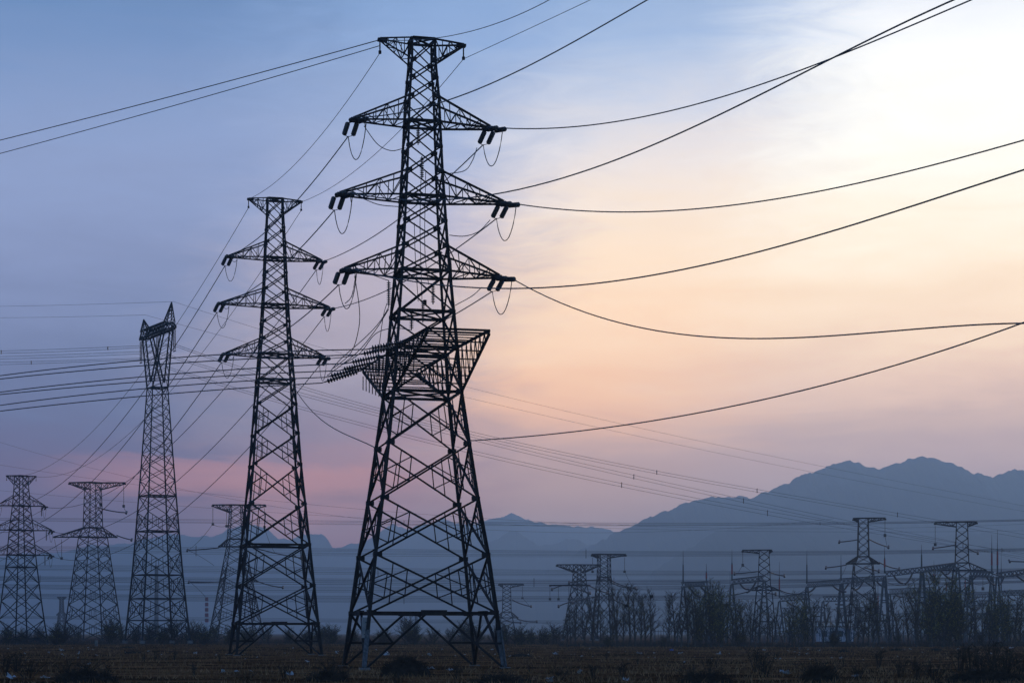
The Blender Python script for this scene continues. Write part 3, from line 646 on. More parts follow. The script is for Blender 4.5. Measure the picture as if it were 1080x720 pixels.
t_pylon('right one of two overlapping pylons, flat box beam with strings hanging at both ends', 637, 600, 624, 660, 584, 588, 608, 5.5, 5.8, 630, 645, 612, 6.2, 11,
        [(643, 611, 670, 620, 1.5), (643, 613, 664, 620, 1.2), (631, 611, 600, 614, -.5), (620, 616, 640, 625, 1), (644, 630, 661, 638, .6), (630, 629, 604, 635, -1)], [(625, 587, 602), (658.7, 587, 602), (647.5, 608, 626)], rot=R(15), extra=[(659, 602, 668, 619, 2)])
t_pylon('T-headed pylon behind the leftmost gantries, its beam reaching left', 806, 520, 783, 814, 579.5, 583, 618, 5, 6.6, 790, 821, 622, 8, 13,
        [(800, 602, 775, 604.5, .3), (811, 602.5, 827, 607, .8), (821, 621, 851, 623, 4), (792, 622, 770, 627, 1), (806, 624, 818, 626, .5)], [(783.5, 581, 595)], rz=R(-8), extra=[(783.5, 595, 779, 603, 0), (783.5, 595, 792, 602, 0)])
t_pylon('T-headed pylon in the substation with its beam reaching right, taller than its neighbours', 910.5, 500, 900, 933.5, 546, 550, 586.5, 5, 5.8, 893, 927, 594, 9.5, 16,
        [(905, 568.5, 886, 571, .3), (916, 568, 937, 577, .8), (893, 595, 872, 598, .3), (927, 592.6, 948, 600, 1.2), (912, 598, 927, 602, .3)], [(933, 548, 564)], rz=R(-15), extra=[(933, 564, 935, 575, 0), (893, 596, 885, 610, 2)])
t_pylon('T-headed pylon in the substation, second from the right edge, with its beam reaching left', 1014.6, 500, 986.5, 1030, 550, 555, 593, 5.6, 7, 990, 1039, 601, 9, 15,
        [(1008, 574, 985, 577.5, .3), (1018, 576, 1031, 583, .6), (1039, 601, 1053, 607, .8)], [(987, 553, 573), (1036, 604, 620)], rz=R(-15))
t_pylon('pylon cut off by the right edge, only its insulator reaching into view', 1098, 500, 1082, 1112, 553, 558, 590, 5.6, 6.5, 1082, 1120, 602, 9, 15,
        [(1092, 592, 1063, 591.5, .2), (1083, 602, 1066, 606, .5)], [(1084, 556, 574)])
t_pylon('tiny pale pylon on the left horizon, between the far left and T-headed pylons', 65, 1500, 61, 69.5, 629, 632, 645, 1.6, 2, 60, 70, 648, 3, 4.5, [], [], th=.8)

# --- far lines crossing low in front of the hills
FAR = [('far hazy line crossing low, highest, just under the far ridge tops', 549, 552, 800, 1.2, 2), ('far hazy bundle crossing low at the foot of the mountains, above the gantries', 580, 583, 760, 2.2, 3),
       ('far hazy bundle crossing low, second below the ridge', 600, 604, 820, 2.0, 3), ('far hazy bundle crossing low, third below the ridge, close above the next', 611, 612, 780, 2.0, 4),
       ('far hazy bundle crossing low, fourth below the ridge', 619, 617, 760, 1.6, 3), ('far hazy bundle crossing low, fifth below the ridge', 629, 628, 800, 2.0, 4), ('far hazy thin line crossing low, just above the far trees', 652, 655, 840, 1.0, 2)]
for k, (lb, ya, yb, Y, sp, n) in enumerate(FAR):
    lines = []; n0 = n*2
    for i in range(n0):
        n = n0; o = sp*(i-(n-1)/2)/max(1, n-1)*2.4 + random.uniform(-.25, .25)
        lines.append([(-40, ya+o*.8-2), (250, ya+o*1.5+2.5), (540, ya+o+1), (800, yb+o+2), (1120, yb+o*.5-5)])
    bundle(lb, lines, Y, Y*.93, .05, [((k*0.137+j*.31) % 1)*.9 + .04 for j in range(3)], deg=3)
for k, (lb, pts) in enumerate((('faint wire high over the far left pylon sloping down to the right', [(0, 466), (60, 490), (150, 512), (420, 545), (700, 562)]), ('faint wire over the far left pylon, crossing to the horned pylon', [(0, 490), (80, 505), (250, 527), (540, 545), (1080, 553)]),
                               ('faint wire crossing below the pink cloud at left', [(0, 517), (150, 532), (400, 548), (700, 556), (1080, 560)]))):
    span('conductor', lb, pts, 640, 700, .035)

# --- substation gantries
GL = []
def gantry(label, x0, y0, x1, y1, Y, sp0=None, sp1=None, col0=True, col1=True, drop=3, tall=5.2):
    s = Y/F; A = at(x0, y0, Y); B = at(x1, y1, Y + random.uniform(-4, 10)); root = empty('line_gantry', V((A.x+B.x)/2, (A.y+B.y)/2, 0), 0, label, 'gantry', 'steel gantries of the substation')
    A -= root.location; B -= root.location; m = MB(); d = (B-A).normalized(); nn = d.cross(V(0, 0, 1)).normalized()*.55; h = V(0, 0, tall*s); k = max(4, round((B-A).length/1.1))
    for sy in (-1, 1):
        for w in (0, 1): m.beam(A+nn*sy+h*w, B+nn*sy+h*w, .21)
        for i in range(k):
            p, q = A.lerp(B, i/k)+nn*sy, A.lerp(B, (i+1)/k)+nn*sy; m.beam(p, q+h, .11); m.beam(p+h, q, .11)
    m.build('truss_beam', 'gantry', root)
    for P, on, sp in ((A, col0, sp0), (B, col1, sp1)):
        if not on: continue
        m = MB(); top = V(P.x, P.y, P.z); 
        for e in (-1, 1): m.beam(top + V(e*.2, 0, 0), V(P.x + e*1.5, P.y, -.1), .35)
        for t in (.35, .65): m.beam(top.lerp(V(P.x-1.5, P.y, -.1), t), top.lerp(V(P.x+1.5, P.y, -.1), t), .24)
        m.build('column', 'gantry', root)
        if sp is not None:
            zt = CH + (HZ-sp)*s; z0 = P.z + h.z; m = MB(); m.tube([V(P.x, P.y, z0-.3), V(P.x, P.y, lerp(z0, zt, .55))], .2, 6, .15); m.tube([V(P.x, P.y, lerp(z0, zt, .55)), V(P.x, P.y, zt)], .09, 5, .03)
            o = m.build('lightning_rod', 'gantry', root)
            if random.random() < .6:
                q = MB(); q.tube([V(P.x, P.y, lerp(z0, zt, .18)), V(P.x, P.y, lerp(z0, zt, .5))], .23, 6, .19); q.build('paint_band', 'red', o)
    n = max(2, round((B-A).length/4))
    for i in range(n):
        p = A.lerp(B, (i+.5)/n); e = p + V(random.uniform(1.5, 3.5)*random.choice((-1, 1)), -2, -drop*random.uniform(.4, .9)); m = MB()
        m.tube([p.lerp(e, t/6) - V(0, 0, .9*(t/6)*(1-t/6)*2) for t in range(7)], .22, 6); m.build('insulator_string', 'insul', root)
    return root
gantry('short gantry at the left end of the substation, two tall poles on it', 720.5, 619, 745, 618, 450, 580, 593)
gantry('gantry left of the T-headed pylon, red and grey rod at its left column', 772, 616, 806, 612, 455, 579)
gantry('low gantry behind bare trees, between the second and third tall rods', 822, 634, 852, 631, 520, 592)
gantry('gantry starting at the rod right of the second gantry\'s pylon', 851, 619, 887, 616, 450, 580, 584)
gantry('gantry passing in front of the taller T-headed pylon', 888, 615, 932, 612, 465)
gantry('highest gantry, sloping up to the right between the two tall T-headed pylons', 933, 608, 972, 603, 430, 576, 574)
gantry('high gantry ending at the T-headed pylon second from the right edge', 973, 603, 1010, 598, 432, None, None)
gantry('short gantry just right of the T-headed pylon near the right edge', 1024, 607, 1046, 608, 440, None, 562)
gantry('gantry running out of the picture at the right edge', 1052, 609, 1092, 604, 435, 558)
gantry('lower rear gantry behind the green willow-like trees, left part', 868, 634, 905, 633, 560, None, None, drop=2)
gantry('lower rear gantry below the highest gantry', 938, 626, 985, 624, 560, None, 590, drop=2)
gantry('lower rear gantry with crossed stays at the right', 985, 640, 1042, 638, 540, None, None, drop=2)
gantry('lower rear gantry at the right edge of the picture', 1056, 628, 1098, 626, 550, 582, None, drop=2)
gantry('rear gantry frame low between the control building and the highest gantry', 886, 646, 930, 644, 590, None, None, drop=2)
gantry('rear gantry frame low behind the rightmost whole pylon', 998, 653, 1048, 651, 580, None, None, drop=2)
gantry('rear gantry frame low at the right edge with tall grey rod', 1046, 643, 1085, 642, 590, 600, None, drop=2)
gantry('rear gantry frame seen between the second gantry and the tall rod', 826, 646, 868, 645, 590, None, None, drop=2)
gantry('small rear switch frame between the two columns of the highest gantry', 944, 650, 968, 649, 610, None, None, drop=1.5, tall=3)
gantry('small rear switch frame just right of the highest gantry, above the green clump', 975, 632, 998, 631, 600, None, 600, drop=1.5, tall=3)
gantry('small rear switch frame directly behind the short right gantry', 1018, 630, 1044, 629, 600, 596, None, drop=1.5, tall=3)
gantry('small rear switch frame under the gantry that leaves the picture', 1060, 655, 1088, 654, 610, None, None, drop=1.5, tall=3)
gantry('small rear switch frame left of the control building', 840, 655, 862, 655, 610, None, None, drop=1.5, tall=3)
gantry('small rear switch frame right of the control building, with thin rod', 902, 655, 926, 654, 610, None, 605, drop=1.5, tall=3)
gantry('small rear switch frame behind the bare trees left of the second gantry', 752, 640, 770, 640, 600, None, 603, drop=1.5, tall=3)
def busbar(label, pts, Y): span('busbar_cable', label, pts, Y, Y+8, .07, cat='cable', ext=0, carry=0)
busbar('slack cable drooping left from the short left gantry over the bare trees', [(704, 630.5), (712, 627), (720.5, 621)], 448)
busbar('slack cable drooping from the left gantry towards the second gantry', [(745, 620), (758, 626), (772, 619)], 450)
busbar('slack cable between the second gantry\'s pylon and the gantry on its right', [(821, 622), (838, 627), (851, 620)], 452)
busbar('slack cable hanging under the highest gantry', [(933, 612), (952, 617), (972, 608)], 436)
busbar('slack cable dipping between the two gantries nearest the right edge', [(1010, 602), (1024, 614), (1046, 612)], 438)
busbar('slack cable under the low rear gantries, left part', [(852, 633), (880, 642), (905, 636)], 530)
busbar('slack cable under the low rear gantries, right part', [(985, 628), (1015, 640), (1056, 630)], 545)
def post(label, x, top, Y):
    B = V((x-540)/F*Y, Y, 0); root = empty('post_insulator', B, 0, label, 'insulator', 'equipment posts of the substation'); h = CH+(HZ-top)/F*Y
    m = MB(); m.beam(V(0, 0, -.05), V(0, 0, h*.55), .35); m.build('stand', 'gantry', root); m = MB(); m.insul(V(0, 0, h*.55), V(0, 0, h), .3, 9, 7); m.build('insulator_stack', 'insul', root)
PL = {735: 'ribbed equipment post under the short left gantry', 760: 'ribbed equipment post behind the green trees left of the second gantry', 783: 'ribbed equipment post under the second gantry', 832: 'ribbed equipment post left of the tall rod, among bare trees', 858: 'ribbed equipment post just right of the tall rod', 920: 'ribbed equipment post right of the nest tree under the taller pylon', 935: 'ribbed equipment post at the left column of the highest gantry', 1020: 'ribbed equipment post at the feet of the rightmost whole pylon', 1050: 'ribbed equipment post under the short right gantry', 868: 'ribbed equipment post left of the pale control building', 876: 'ribbed equipment post in front of the pale control building', 895: 'ribbed equipment post just right of the pale control building', 945: 'ribbed equipment post left of the forked bare tree', 953: 'ribbed equipment post beside the forked bare tree', 966: 'ribbed equipment post between the forked tree and the green clump', 1028: 'ribbed equipment post right of the green clump', 1036: 'ribbed equipment post left of the short right gantry\'s green tree', 1062: 'ribbed equipment post near the right edge, the left of two', 1071: 'ribbed equipment post nearest the right edge'}
for x, t in ((735, 652), (760, 654), (783, 652), (832, 650), (858, 650), (920, 648), (935, 650), (1020, 650), (1050, 650), (868, 655), (876, 650), (895, 652), (945, 648), (953, 655), (966, 652), (1028, 646), (1036, 650), (1062, 648), (1071, 652)):
    post(PL[x], x, t, 480 + random.uniform(-10, 30))
# control building and fence
bY = 520; s = bY/F; root = empty('control_building', at(880, 672, bY)*1, 0, 'low pale control building behind the trees, below the gantries', 'building'); root.location.z = 0
m = MB(); m.box((0, 0, 2.0), 9, 7, 4.0); m.build('wall', 'wall', root); m = MB(); m.box((0, 0, 4.12), 9.6, 7.6, .25); m.build('roof', 'concrete', root)
for x in (-3.2, -1.1, 1.1, 3.2): m = MB(); m.box((x, -3.5, 2.2), 1.3, .12, 1.4); w = m.build('window', 'glassy', root); f = MB(); f.box((x, -3.54, 1.42), 1.5, .2, .12); f.build('sill', 'concrete', w)
def fence(label, x0, x1, Y, h):
    a, b = at(x0, 670, Y).x, at(x1, 670, Y).x; root = empty('palisade_fence', V(a, Y, 0), 0, label, 'fence'); L = b-a; n = int(L/2.5)
    for i in range(n+1): m = MB(); m.box((L*i/n, 0, h/2), .16, .16, h+.1); m.build('post', 'gantry', root)
    m = MB(); [m.box((L*(i+.5)/(n*5), .08, h*.52), .08, .04, h*.86) for i in range(n*5)]; m.box((L/2, .12, h*.2), L, .04, .08); m.box((L/2, .12, h*.85), L, .04, .08); m.build('palisade', 'gantry', root)
fence('grey palisade fence behind the bare poplars at the left end of the substation', 690, 775, 385, 3.2)
fence('grey palisade fence behind the trees along the substation, right part', 780, 1130, 395, 2.8)

# --- chimneys far off
def chimney(label, x, top, Y, r, bands):
    B = V((x-540)/F*Y, Y, gz((x-540)/F*Y, Y)-.5); root = empty('chimney', B, 0, label, 'chimney'); h = CH+(HZ-top)/F*Y - B.z
    m = MB(); m.tube([V(0, 0, 0), V(0, 0, h)], r*1.15, 14, r*.85); m.tube([V(0, 0, h), V(0, 0, h+.6)], r*.95, 14); m.build('shaft', 'wall' if bands else 'concrete', root)
    for k in range(bands):
        z = h*(1 - (k*2+.5)/ (bands*2+5)); m = MB(); m.tube([V(0, 0, z-h*.045), V(0, 0, z+h*.045)], r*(.85+.3*(1-z/h))+.12, 14); m.build('paint_band', 'red', root)
chimney('red and white banded chimney on the horizon, left of the second pylon', 218, 630, 1150, 1.0, 5)
chimney('plain grey chimney seen through the horned pylon\'s legs', 165, 597, 1150, 1.2, 0)
chimney('pale grey chimney on the horizon inside the nearest pylon\'s legs', 439, 647, 1100, 1.0, 0)

# ------------------------------------------------------------------ trees
def grow(mbT, mbB, mbL, H, r0, nb, spread, seed, leaves=0, stems=1, low=0.12):
    rnd = random.Random(seed)
    def wig(p, d, L, n, amp):
        pts = [p]; 
        for i in range(n):
            d = (d + V(rnd.gauss(0, amp), rnd.gauss(0, amp), rnd.gauss(.03, amp*.5))).normalized(); pts.append(pts[-1] + d*(L/n))
        return pts
    for st in range(stems):
        a = rnd.uniform(0, 6.28); o = V(math.cos(a), math.sin(a), 0)*(rnd.uniform(.1, .3*H**.5)*(stems > 1)); hh = H*(1 if st == 0 else rnd.uniform(.6, .95))
        d0 = (V(0, 0, 1) + o*.18).normalized(); tr = wig(V(0, 0, -.15)+o, d0, hh, 9, .035); mbT.tube(tr, r0*(1 if st == 0 else .7), 6, .025)
        for k in range(nb):
            t = low + (1-low)*(k+rnd.random())/nb*.97; i = min(8, int(t*9)); p = tr[i].lerp(tr[i+1], t*9-i); az = rnd.uniform(0, 6.28)
            L = hh*spread*(1-t*.72)*rnd.uniform(.55, 1.15)+.5; up = rnd.uniform(.7, 1.4) if H < 5 else rnd.uniform(.95, 2.0); d = V(math.cos(az), math.sin(az), up).normalized()
            b = wig(p, d, L, 5, .10); mbB.tube(b, .040*(1.3-t)+.016, 4, .016)
            for q in range(int(L*2.4)+2):
                u = rnd.uniform(.15, 1); j = min(4, int(u*5)); pp = b[j].lerp(b[j+1], u*5-j); dd = (b[j+1]-b[j]).normalized() + V(rnd.gauss(0, .5), rnd.gauss(0, .5), rnd.gauss(.25, .35))
                L2 = rnd.uniform(.35, 1.1)*(.5+L*.25); tw = wig(pp, dd.normalized(), L2, 3, .13); mbB.tube(tw, .020, 3, .011)
                for z in range(3):
                    u2 = rnd.uniform(.2, 1); jj = min(2, int(u2*3)); p3 = tw[jj].lerp(tw[jj+1], u2*3-jj); d3 = (dd.normalized()+V(rnd.gauss(0, .6), rnd.gauss(0, .6), rnd.gauss(.2, .4))).normalized(); L3 = rnd.uniform(.2, .55)
                    mbB.tube([p3, p3+d3*L3], .014, 3, .009)
                    if rnd.random() < leaves:
                        for _ in range(4):
                            c = p3 + d3*L3*rnd.random() + V(rnd.gauss(0, .08), rnd.gauss(0, .08), rnd.gauss(0, .08)); e1 = V(rnd.gauss(0, 1), rnd.gauss(0, 1), rnd.gauss(0, 1)).normalized()*.042; e2 = e1.cross(V(rnd.gauss(0, 1), rnd.gauss(0, 1), rnd.gauss(0, 1))).normalized()*.045
                            n0 = len(mbL.v); mbL.v += [c-e1, c+e2, c+e1, c-e2]; mbL.f.append((n0, n0+1, n0+2, n0+3))
def mesh(mb, name, mat):
    me = bpy.data.meshes.new(name); me.from_pydata([tuple(v) for v in mb.v], [], mb.f); me.materials.append(M[mat]); return me
VAR = []
for i in range(10):
    kind = ('bare', 'bare', 'bare', 'bare', 'green', 'green', 'green', 'shrub', 'shrub', 'shrub')[i]; T, B, L = MB(), MB(), MB()
    if kind == 'bare': grow(T, B, L, 8.0, .15, 26, .30, 100+i, leaves=.05, low=.14)
    elif kind == 'green': grow(T, B, L, 8.0, .12, 15, .25, 200+i, leaves=.42, stems=3, low=.08)
    else: grow(T, B, L, 3.2, .05, 10, .42, 300+i*7, leaves=.10, stems=(4, 7, 9)[i-7], low=.05)
    ZM = max(v.z for v in B.v)*.95
    VAR.append((kind, ZM, mesh(T, 'trunk', 'bark'), mesh(B, 'branches', 'twig'), mesh(L, 'leaves', 'bud') if L.v else None))
def tree(label, x, top, Y, var, group, name, cat):
    kind, ZM, tm, bm_, lm = VAR[var]; X = (x-540)/F*Y; z = gz(X, Y); h = CH+(HZ-top)/F*Y - z; sc = h/ZM
    root = empty(name, V(X, Y, z), random.uniform(0, 6.28), label, cat, group); w = sc*random.uniform(.9, 1.6) if kind == 'shrub' else max(sc, .8)*1.1; root.scale = (w, w, sc)
    for nm, me in (('trunk', tm), ('branches', bm_), ('leaves', lm)):
        if me: o = bpy.data.objects.new(nm, me); COL.objects.link(o); o.parent = root
    return root
TREES = [(598, 655, 'b', 'short bare tree at the left end of the poplar row'), (607, 643, 'b', 'bare poplar at the foot of the left overlapping pylon'), (616, 640, 'b', 'bare poplar between the two overlapping pylons, left of centre'), (625, 636, 'b', 'bare poplar between the two overlapping pylons, right of centre'),
 (646, 650, 'b', 'low bare poplar just right of the overlapping pylons'), (657, 638, 'b', 'bare poplar carrying a nest, right of the overlapping pylons'), (665, 622, 'b', 'tallest bare poplar of the group right of the overlapping pylons'), (676, 634, 'b', 'bare poplar second from the right in the group before the gap'), (686, 627, 'b', 'bare poplar with a round nest at its top, standing at the gap'),
 (706, 634, 'b', 'slim bare poplar just right of the gap in the row'), (718, 631, 'b', 'bare poplar under the short left gantry'), (733, 628, 'b', 'bare poplar under the right pole of the short left gantry'), (741, 632, 'g', 'thin green-tinged tree just right of the short left gantry'), (750, 622, 'b', 'bare tree with a nest, right of the short left gantry'),
 (757, 626, 'g', 'broad tree in first green leaf left of the red rod'), (765, 630, 'g', 'green-tinged tree carrying a nest, under the red rod'), (776, 636, 'b', 'bare tree just right of the red rod\'s column'), (786, 643, 'b', 'low bare tree left of the second gantry\'s pylon'), (797, 650, 'b', 'low bare tree at the second gantry\'s pylon'), (815, 652, 'b', 'low bare tree just right of the second gantry\'s pylon'),
 (838, 636, 'g', 'tree in first green leaf between two rods'), (845, 631, 'g', 'slightly taller green-tinged tree beside the tall rod'), (857, 637, 'b', 'bare tree just right of the tall rod'), (868, 645, 'b', 'low bare tree in front of the pale control building'), (905, 640, 'b', 'bare tree left of the nest tree under the taller pylon'), (916, 632, 'b', 'bare tree with a nest beneath the taller T-headed pylon'),
 (927, 640, 'b', 'bare tree just right of the nest tree'), (958, 630, 'b', 'forked bare tree under the highest gantry'), (976, 618, 'g', 'left part of the dense pale green clump under the high gantry'), (986, 613, 'g', 'tallest green tree of the dense clump under the high gantry'), (997, 614, 'g', 'middle green tree of the dense clump under the high gantry'), (1007, 618, 'g', 'green tree of the clump in front of the pylon near the right edge'),
 (1016, 630, 'g', 'right end tree of the dense green clump'), (1045, 632, 'g', 'green-tinged tree under the short gantry near the right edge'), (1056, 636, 'g', 'green-tinged tree next to the right edge gantry column'), (1066, 640, 'b', 'bare tree close to the right edge'), (1077, 634, 'g', 'green-tinged tree cut by the right edge'),
 (602, 648, 'b', 'bare poplar just right of the short one at the row\'s left end'), (634, 644, 'b', 'bare poplar between the two overlapping pylons\' right legs'), (651, 628, 'b', 'bare poplar left of the nest tree by the overlapping pylons'), (670, 626, 'b', 'bare poplar just right of the tallest one by the overlapping pylons'), (681, 632, 'b', 'bare poplar just left of the nest-topped poplar at the gap'),
 (712, 630, 'b', 'bare poplar left of the short left gantry\'s left column'), (726, 632, 'b', 'bare poplar midway under the short left gantry'), (737, 626, 'g', 'green-tinged tree behind the right pole of the short left gantry'), (747, 626, 'g', 'green-tinged tree behind the nest tree right of the short gantry'), (753, 618, 'g', 'taller green-tinged tree left of the broad green one'), (761, 622, 'g', 'green-tinged tree between the broad one and the nest one'), (771, 630, 'g', 'green-tinged tree touching the red rod\'s column'),
 (792, 640, 'b', 'bare tree in front of the second gantry\'s pylon, left leg'), (802, 638, 'b', 'bare tree in front of the second gantry\'s pylon, middle'), (809, 640, 'b', 'bare tree in front of the second gantry\'s pylon, right leg'), (831, 640, 'g', 'lower green-tinged tree at the left of the pair between two rods'), (850, 634, 'g', 'green-tinged tree right beside the tall rod\'s column'), (880, 648, 'b', 'low bare tree in front of the control building, right side'), (893, 644, 'b', 'low bare tree right of the control building'), (910, 638, 'b', 'bare tree between the nest tree and its left neighbour'), (921, 636, 'b', 'bare tree crowded between the nest tree and its right neighbour'),
 (938, 640, 'b', 'bare tree at the left column of the highest gantry'), (948, 636, 'b', 'bare tree between the highest gantry\'s column and the forked tree'), (967, 628, 'b', 'bare tree between the forked tree and the green clump'), (981, 612, 'g', 'green tree second from the left in the dense clump'), (991, 610, 'g', 'green tree at the middle of the dense clump, slightly taller'), (1002, 614, 'g', 'green tree of the dense clump left of the rightmost whole pylon'), (1012, 622, 'g', 'green tree of the dense clump under the rightmost whole pylon'), (1028, 640, 'b', 'bare tree right of the dense green clump'), (1037, 634, 'b', 'bare tree left of the short right gantry'), (1050, 628, 'g', 'taller green-tinged tree at the short right gantry\'s column'), (1061, 630, 'g', 'green-tinged tree just inside the right edge gantry'), (1071, 632, 'b', 'bare tree second from the right edge')]
for x, top, k, lb in TREES:
    Y = random.uniform(318, 350)
    if 640 < x < 700 or 600 < x < 630: Y = random.uniform(335, 352)
    tree(lb, x, top-7, Y, random.choice((0, 1, 2, 3)) if k == 'b' else random.choice((4, 5, 6)), 'roadside trees in front of the substation', 'young_tree' if k == 'g' else 'bare_poplar', 'tree')
def nest(label, x, y, Y):
    rnd = random.Random(x); c = at(x, y, Y); root = MB()
    for k in range(70):
        a = rnd.uniform(0, 6.28); e = rnd.uniform(-.8, .9); p = V(math.cos(a)*math.cos(e), math.sin(a)*math.cos(e), math.sin(e)*.8)*.24; q = V(-math.sin(a), math.cos(a), rnd.gauss(0, .5)).normalized()*.25
        root.tube([p-q, p+q], .035, 4)
    o = root.build('bird_nest', 'nest'); o.location = c; tag(o, label, 'nest', 'nests in the bare trees')
for x, y, lb in ((660.5, 638.5, 'dark nest in the bare poplars right of the overlapping pylons, lower one'), (687, 628.5, 'dark round nest topping the poplar at the gap'), (748, 634, 'dark nest right of the short left gantry'), (766, 637.5, 'dark nest in the green-tinged tree near the red rod'), (916, 642, 'dark nest under the taller T-headed pylon'), (850.5, 652, 'small dark nest below the tall rod')):
    nest(lb, x, y, 338)
SH = [(8, 655), (24, 660), (42, 657), (62, 654), (80, 658), (116, 646), (128, 655), (143, 656), (158, 652), (172, 656), (186, 650), (203, 652), (215, 656), (228, 655), (243, 657), (262, 659), (280, 657), (305, 660), (322, 662), (338, 655), (349, 656), (372, 661), (405, 659), (427, 646), (436, 653), (455, 660), (476, 659), (492, 648), (503, 657), (521, 656), (532, 652), (548, 656), (560, 659), (573, 658), (586, 655), (640, 668), (700, 668), (780, 662), (880, 664), (945, 664), (1035, 664)]
def near_word(x):
    R_ = [(23, 'the far left pylon'), (98, 'the leftmost T-headed pylon'), (165, 'the horned pylon'), (290, 'the second pylon'), (443, 'the nearest pylon\'s legs'), (535, 'the small far pylon'), (620, 'the two overlapping pylons'), (733, 'the short left gantry'), (806, 'the second gantry\'s pylon'), (910, 'the taller T-headed pylon'), (1014, 'the rightmost whole pylon')]
    return min(R_, key=lambda r: abs(r[0]-x))
for x, top in SH:
    rx, rw = near_word(x); dx = x-rx
    used = globals().setdefault('USED_SIDE', {})
    side = 'directly behind' if abs(dx) < 6 else ('just left of' if -20 < dx < 0 else 'well left of' if dx < 0 else 'just right of' if dx < 20 else 'well right of')
    hgt = 'tall ' if top < 650 else 'low ' if top > 657 else ''
    key = (hgt, side, rw); used[key] = used.get(key, 0)+1; hgt += {1: '', 2: 'wider ', 3: 'third '}[used[key]] if used[key] > 1 else ''
    tree(f'{hgt}bare leafless shrub on the field edge {side} {rw}', x, top, random.uniform(360, 440) if x < 590 else random.uniform(325, 345), random.choice((7, 8, 9)), 'shrubs along the far field edge', 'bare_shrub', 'shrub')
# scrub along the field edge: uncountable twigs
m = MB(); rnd = random.Random(5)
for i in range(9000):
    x = rnd.uniform(-30, 1110); Y = (rnd.uniform(380, 450) if x < 590 else rnd.uniform(322, 348)); X = (x-540)/F*Y; z = gz(X, Y); h = rnd.uniform(.5, 2.0)*(1.0 if x < 340 else .8)*(0.6+0.8*abs(fbm(X, 0, 3, .06, 4)))
    a = rnd.uniform(0, 6.28); p = V(X, Y, z-.1); q = p + V(math.cos(a)*h*.35, math.sin(a)*h*.35, h); m.tube([p, p.lerp(q, .5)+V(rnd.gauss(0, .1), 0, .1), q], .026, 3, .010)
    for k in range(2): p2 = p.lerp(q, rnd.uniform(.3, .8)); m.tube([p2, p2+V(rnd.gauss(0, .3), rnd.gauss(0, .3), rnd.uniform(.2, .5))*h*.6], .014, 3, .006)
tag(m.build('scrub', 'twig'), kind='stuff')

# ------------------------------------------------------------------ field cover
m = MB(); rnd = random.Random(11)
for i in range(62000):
    Y = 84 + (380-84)*rnd.random()**1.6; X = rnd.uniform(-.33, .33)*Y; c = fbm(X*.22, Y, 3, .16, 21)
    if c < .02 and rnd.random() < .85: continue
    z = gz(X, Y); h = rnd.uniform(.10, .34)*(1+.8*max(0, c)); a = rnd.uniform(0, 6.28); w = rnd.uniform(.012, .03)*(1+Y/250); d = V(math.cos(a), math.sin(a), 0); p = V(X, Y, z-.03); tip = p + V(rnd.gauss(0, .45)*h, rnd.gauss(0, .45)*h, h)
    n0 = len(m.v); m.v += [p-d*w, p+d*w, tip]; m.f.append((n0, n0+1, n0+2))
tag(m.build('stubble', 'straw'), kind='stuff')
def weed_mesh(seed, H, n, spread):
    rnd = random.Random(seed); w = MB()
    for i in range(n):
        a = rnd.uniform(0, 6.28); lean = abs(rnd.gauss(0, spread)); h = H*rnd.uniform(.5, 1); p = V(math.cos(a)*.15*rnd.random(), math.sin(a)*.15*rnd.random(), -.08); q = p + V(math.cos(a)*lean*h, math.sin(a)*lean*h, h); k = p.lerp(q, .55) + V(0, 0, .12*h)
        w.tube([p, k, q], .013, 3, .006)
        for z in range(5): b = k.lerp(q, rnd.random()); w.tube([b, b + V(rnd.gauss(0, .12), rnd.gauss(0, .12), rnd.uniform(.03, .22))*H], .008, 3, .004)
    me = bpy.data.meshes.new('dry_weed'); me.from_pydata([tuple(v) for v in w.v], [], w.f); me.materials.append(M['weed']); return me
WM = [weed_mesh(1, 1.0, 14, .25), weed_mesh(2, 1.0, 22, .5), weed_mesh(3, 1.0, 9, .15), weed_mesh(4, 1.0, 30, .8)]
for i, (x, y, h, k) in enumerate([(5, 713, 1.5, 0), (18, 708, 1.3, 1), (30, 716, 1.1, 3), (70, 716, 1.0, 3), (92, 712, .9, 3), (112, 717, .9, 1), (152, 697, 1.1, 2), (166, 697, 1.3, 2), (184, 696, 1.2, 2), (205, 715, .8, 0), (232, 697, .9, 2), (300, 716, .8, 1), (350, 713, 1.0, 3), (362, 718, .9, 1), (482, 716, 1.0, 1), (520, 718, .7, 3), (626, 714, 1.0, 0), (640, 695, .9, 2), (655, 716, 1.3, 0), (672, 700, .8, 2), (730, 716, 1.0, 3), (748, 712, 1.3, 0), (760, 716, 1.2, 2), (800, 708, 1.9, 0), (806, 713, 1.5, 1), (858, 717, 1.2, 3), (870, 714, .9, 3), (888, 702, .9, 2), (905, 716, 1.0, 1), (926, 704, 1.6, 0), (950, 713, 1.1, 1), (968, 716, 1.4, 0), (985, 718, 1.2, 3), (1012, 708, 2.0, 0), (1024, 712, 1.8, 1), (1035, 714, 1.7, 0), (1046, 702, 2.3, 0), (1050, 715, 1.5, 3), (1062, 712, 1.6, 1), (1074, 716, 1.5, 3), (560, 709, .8, 2), (590, 716, .9, 3), (420, 719, .7, 3), (260, 719, .7, 3)]):
    Y = CH*F/(y-HZ); X = (x-540)/F*Y; o = bpy.data.objects.new('dry_weed', WM[k]); COL.objects.link(o); o.location = (X, Y, gz(X, Y)); o.rotation_euler = (0, 0, i*1.7); o.scale = (h, h, h)
    tag(o, 'dead leafless weed standing in the dark foreground field', 'weed', 'dead weeds in the field')
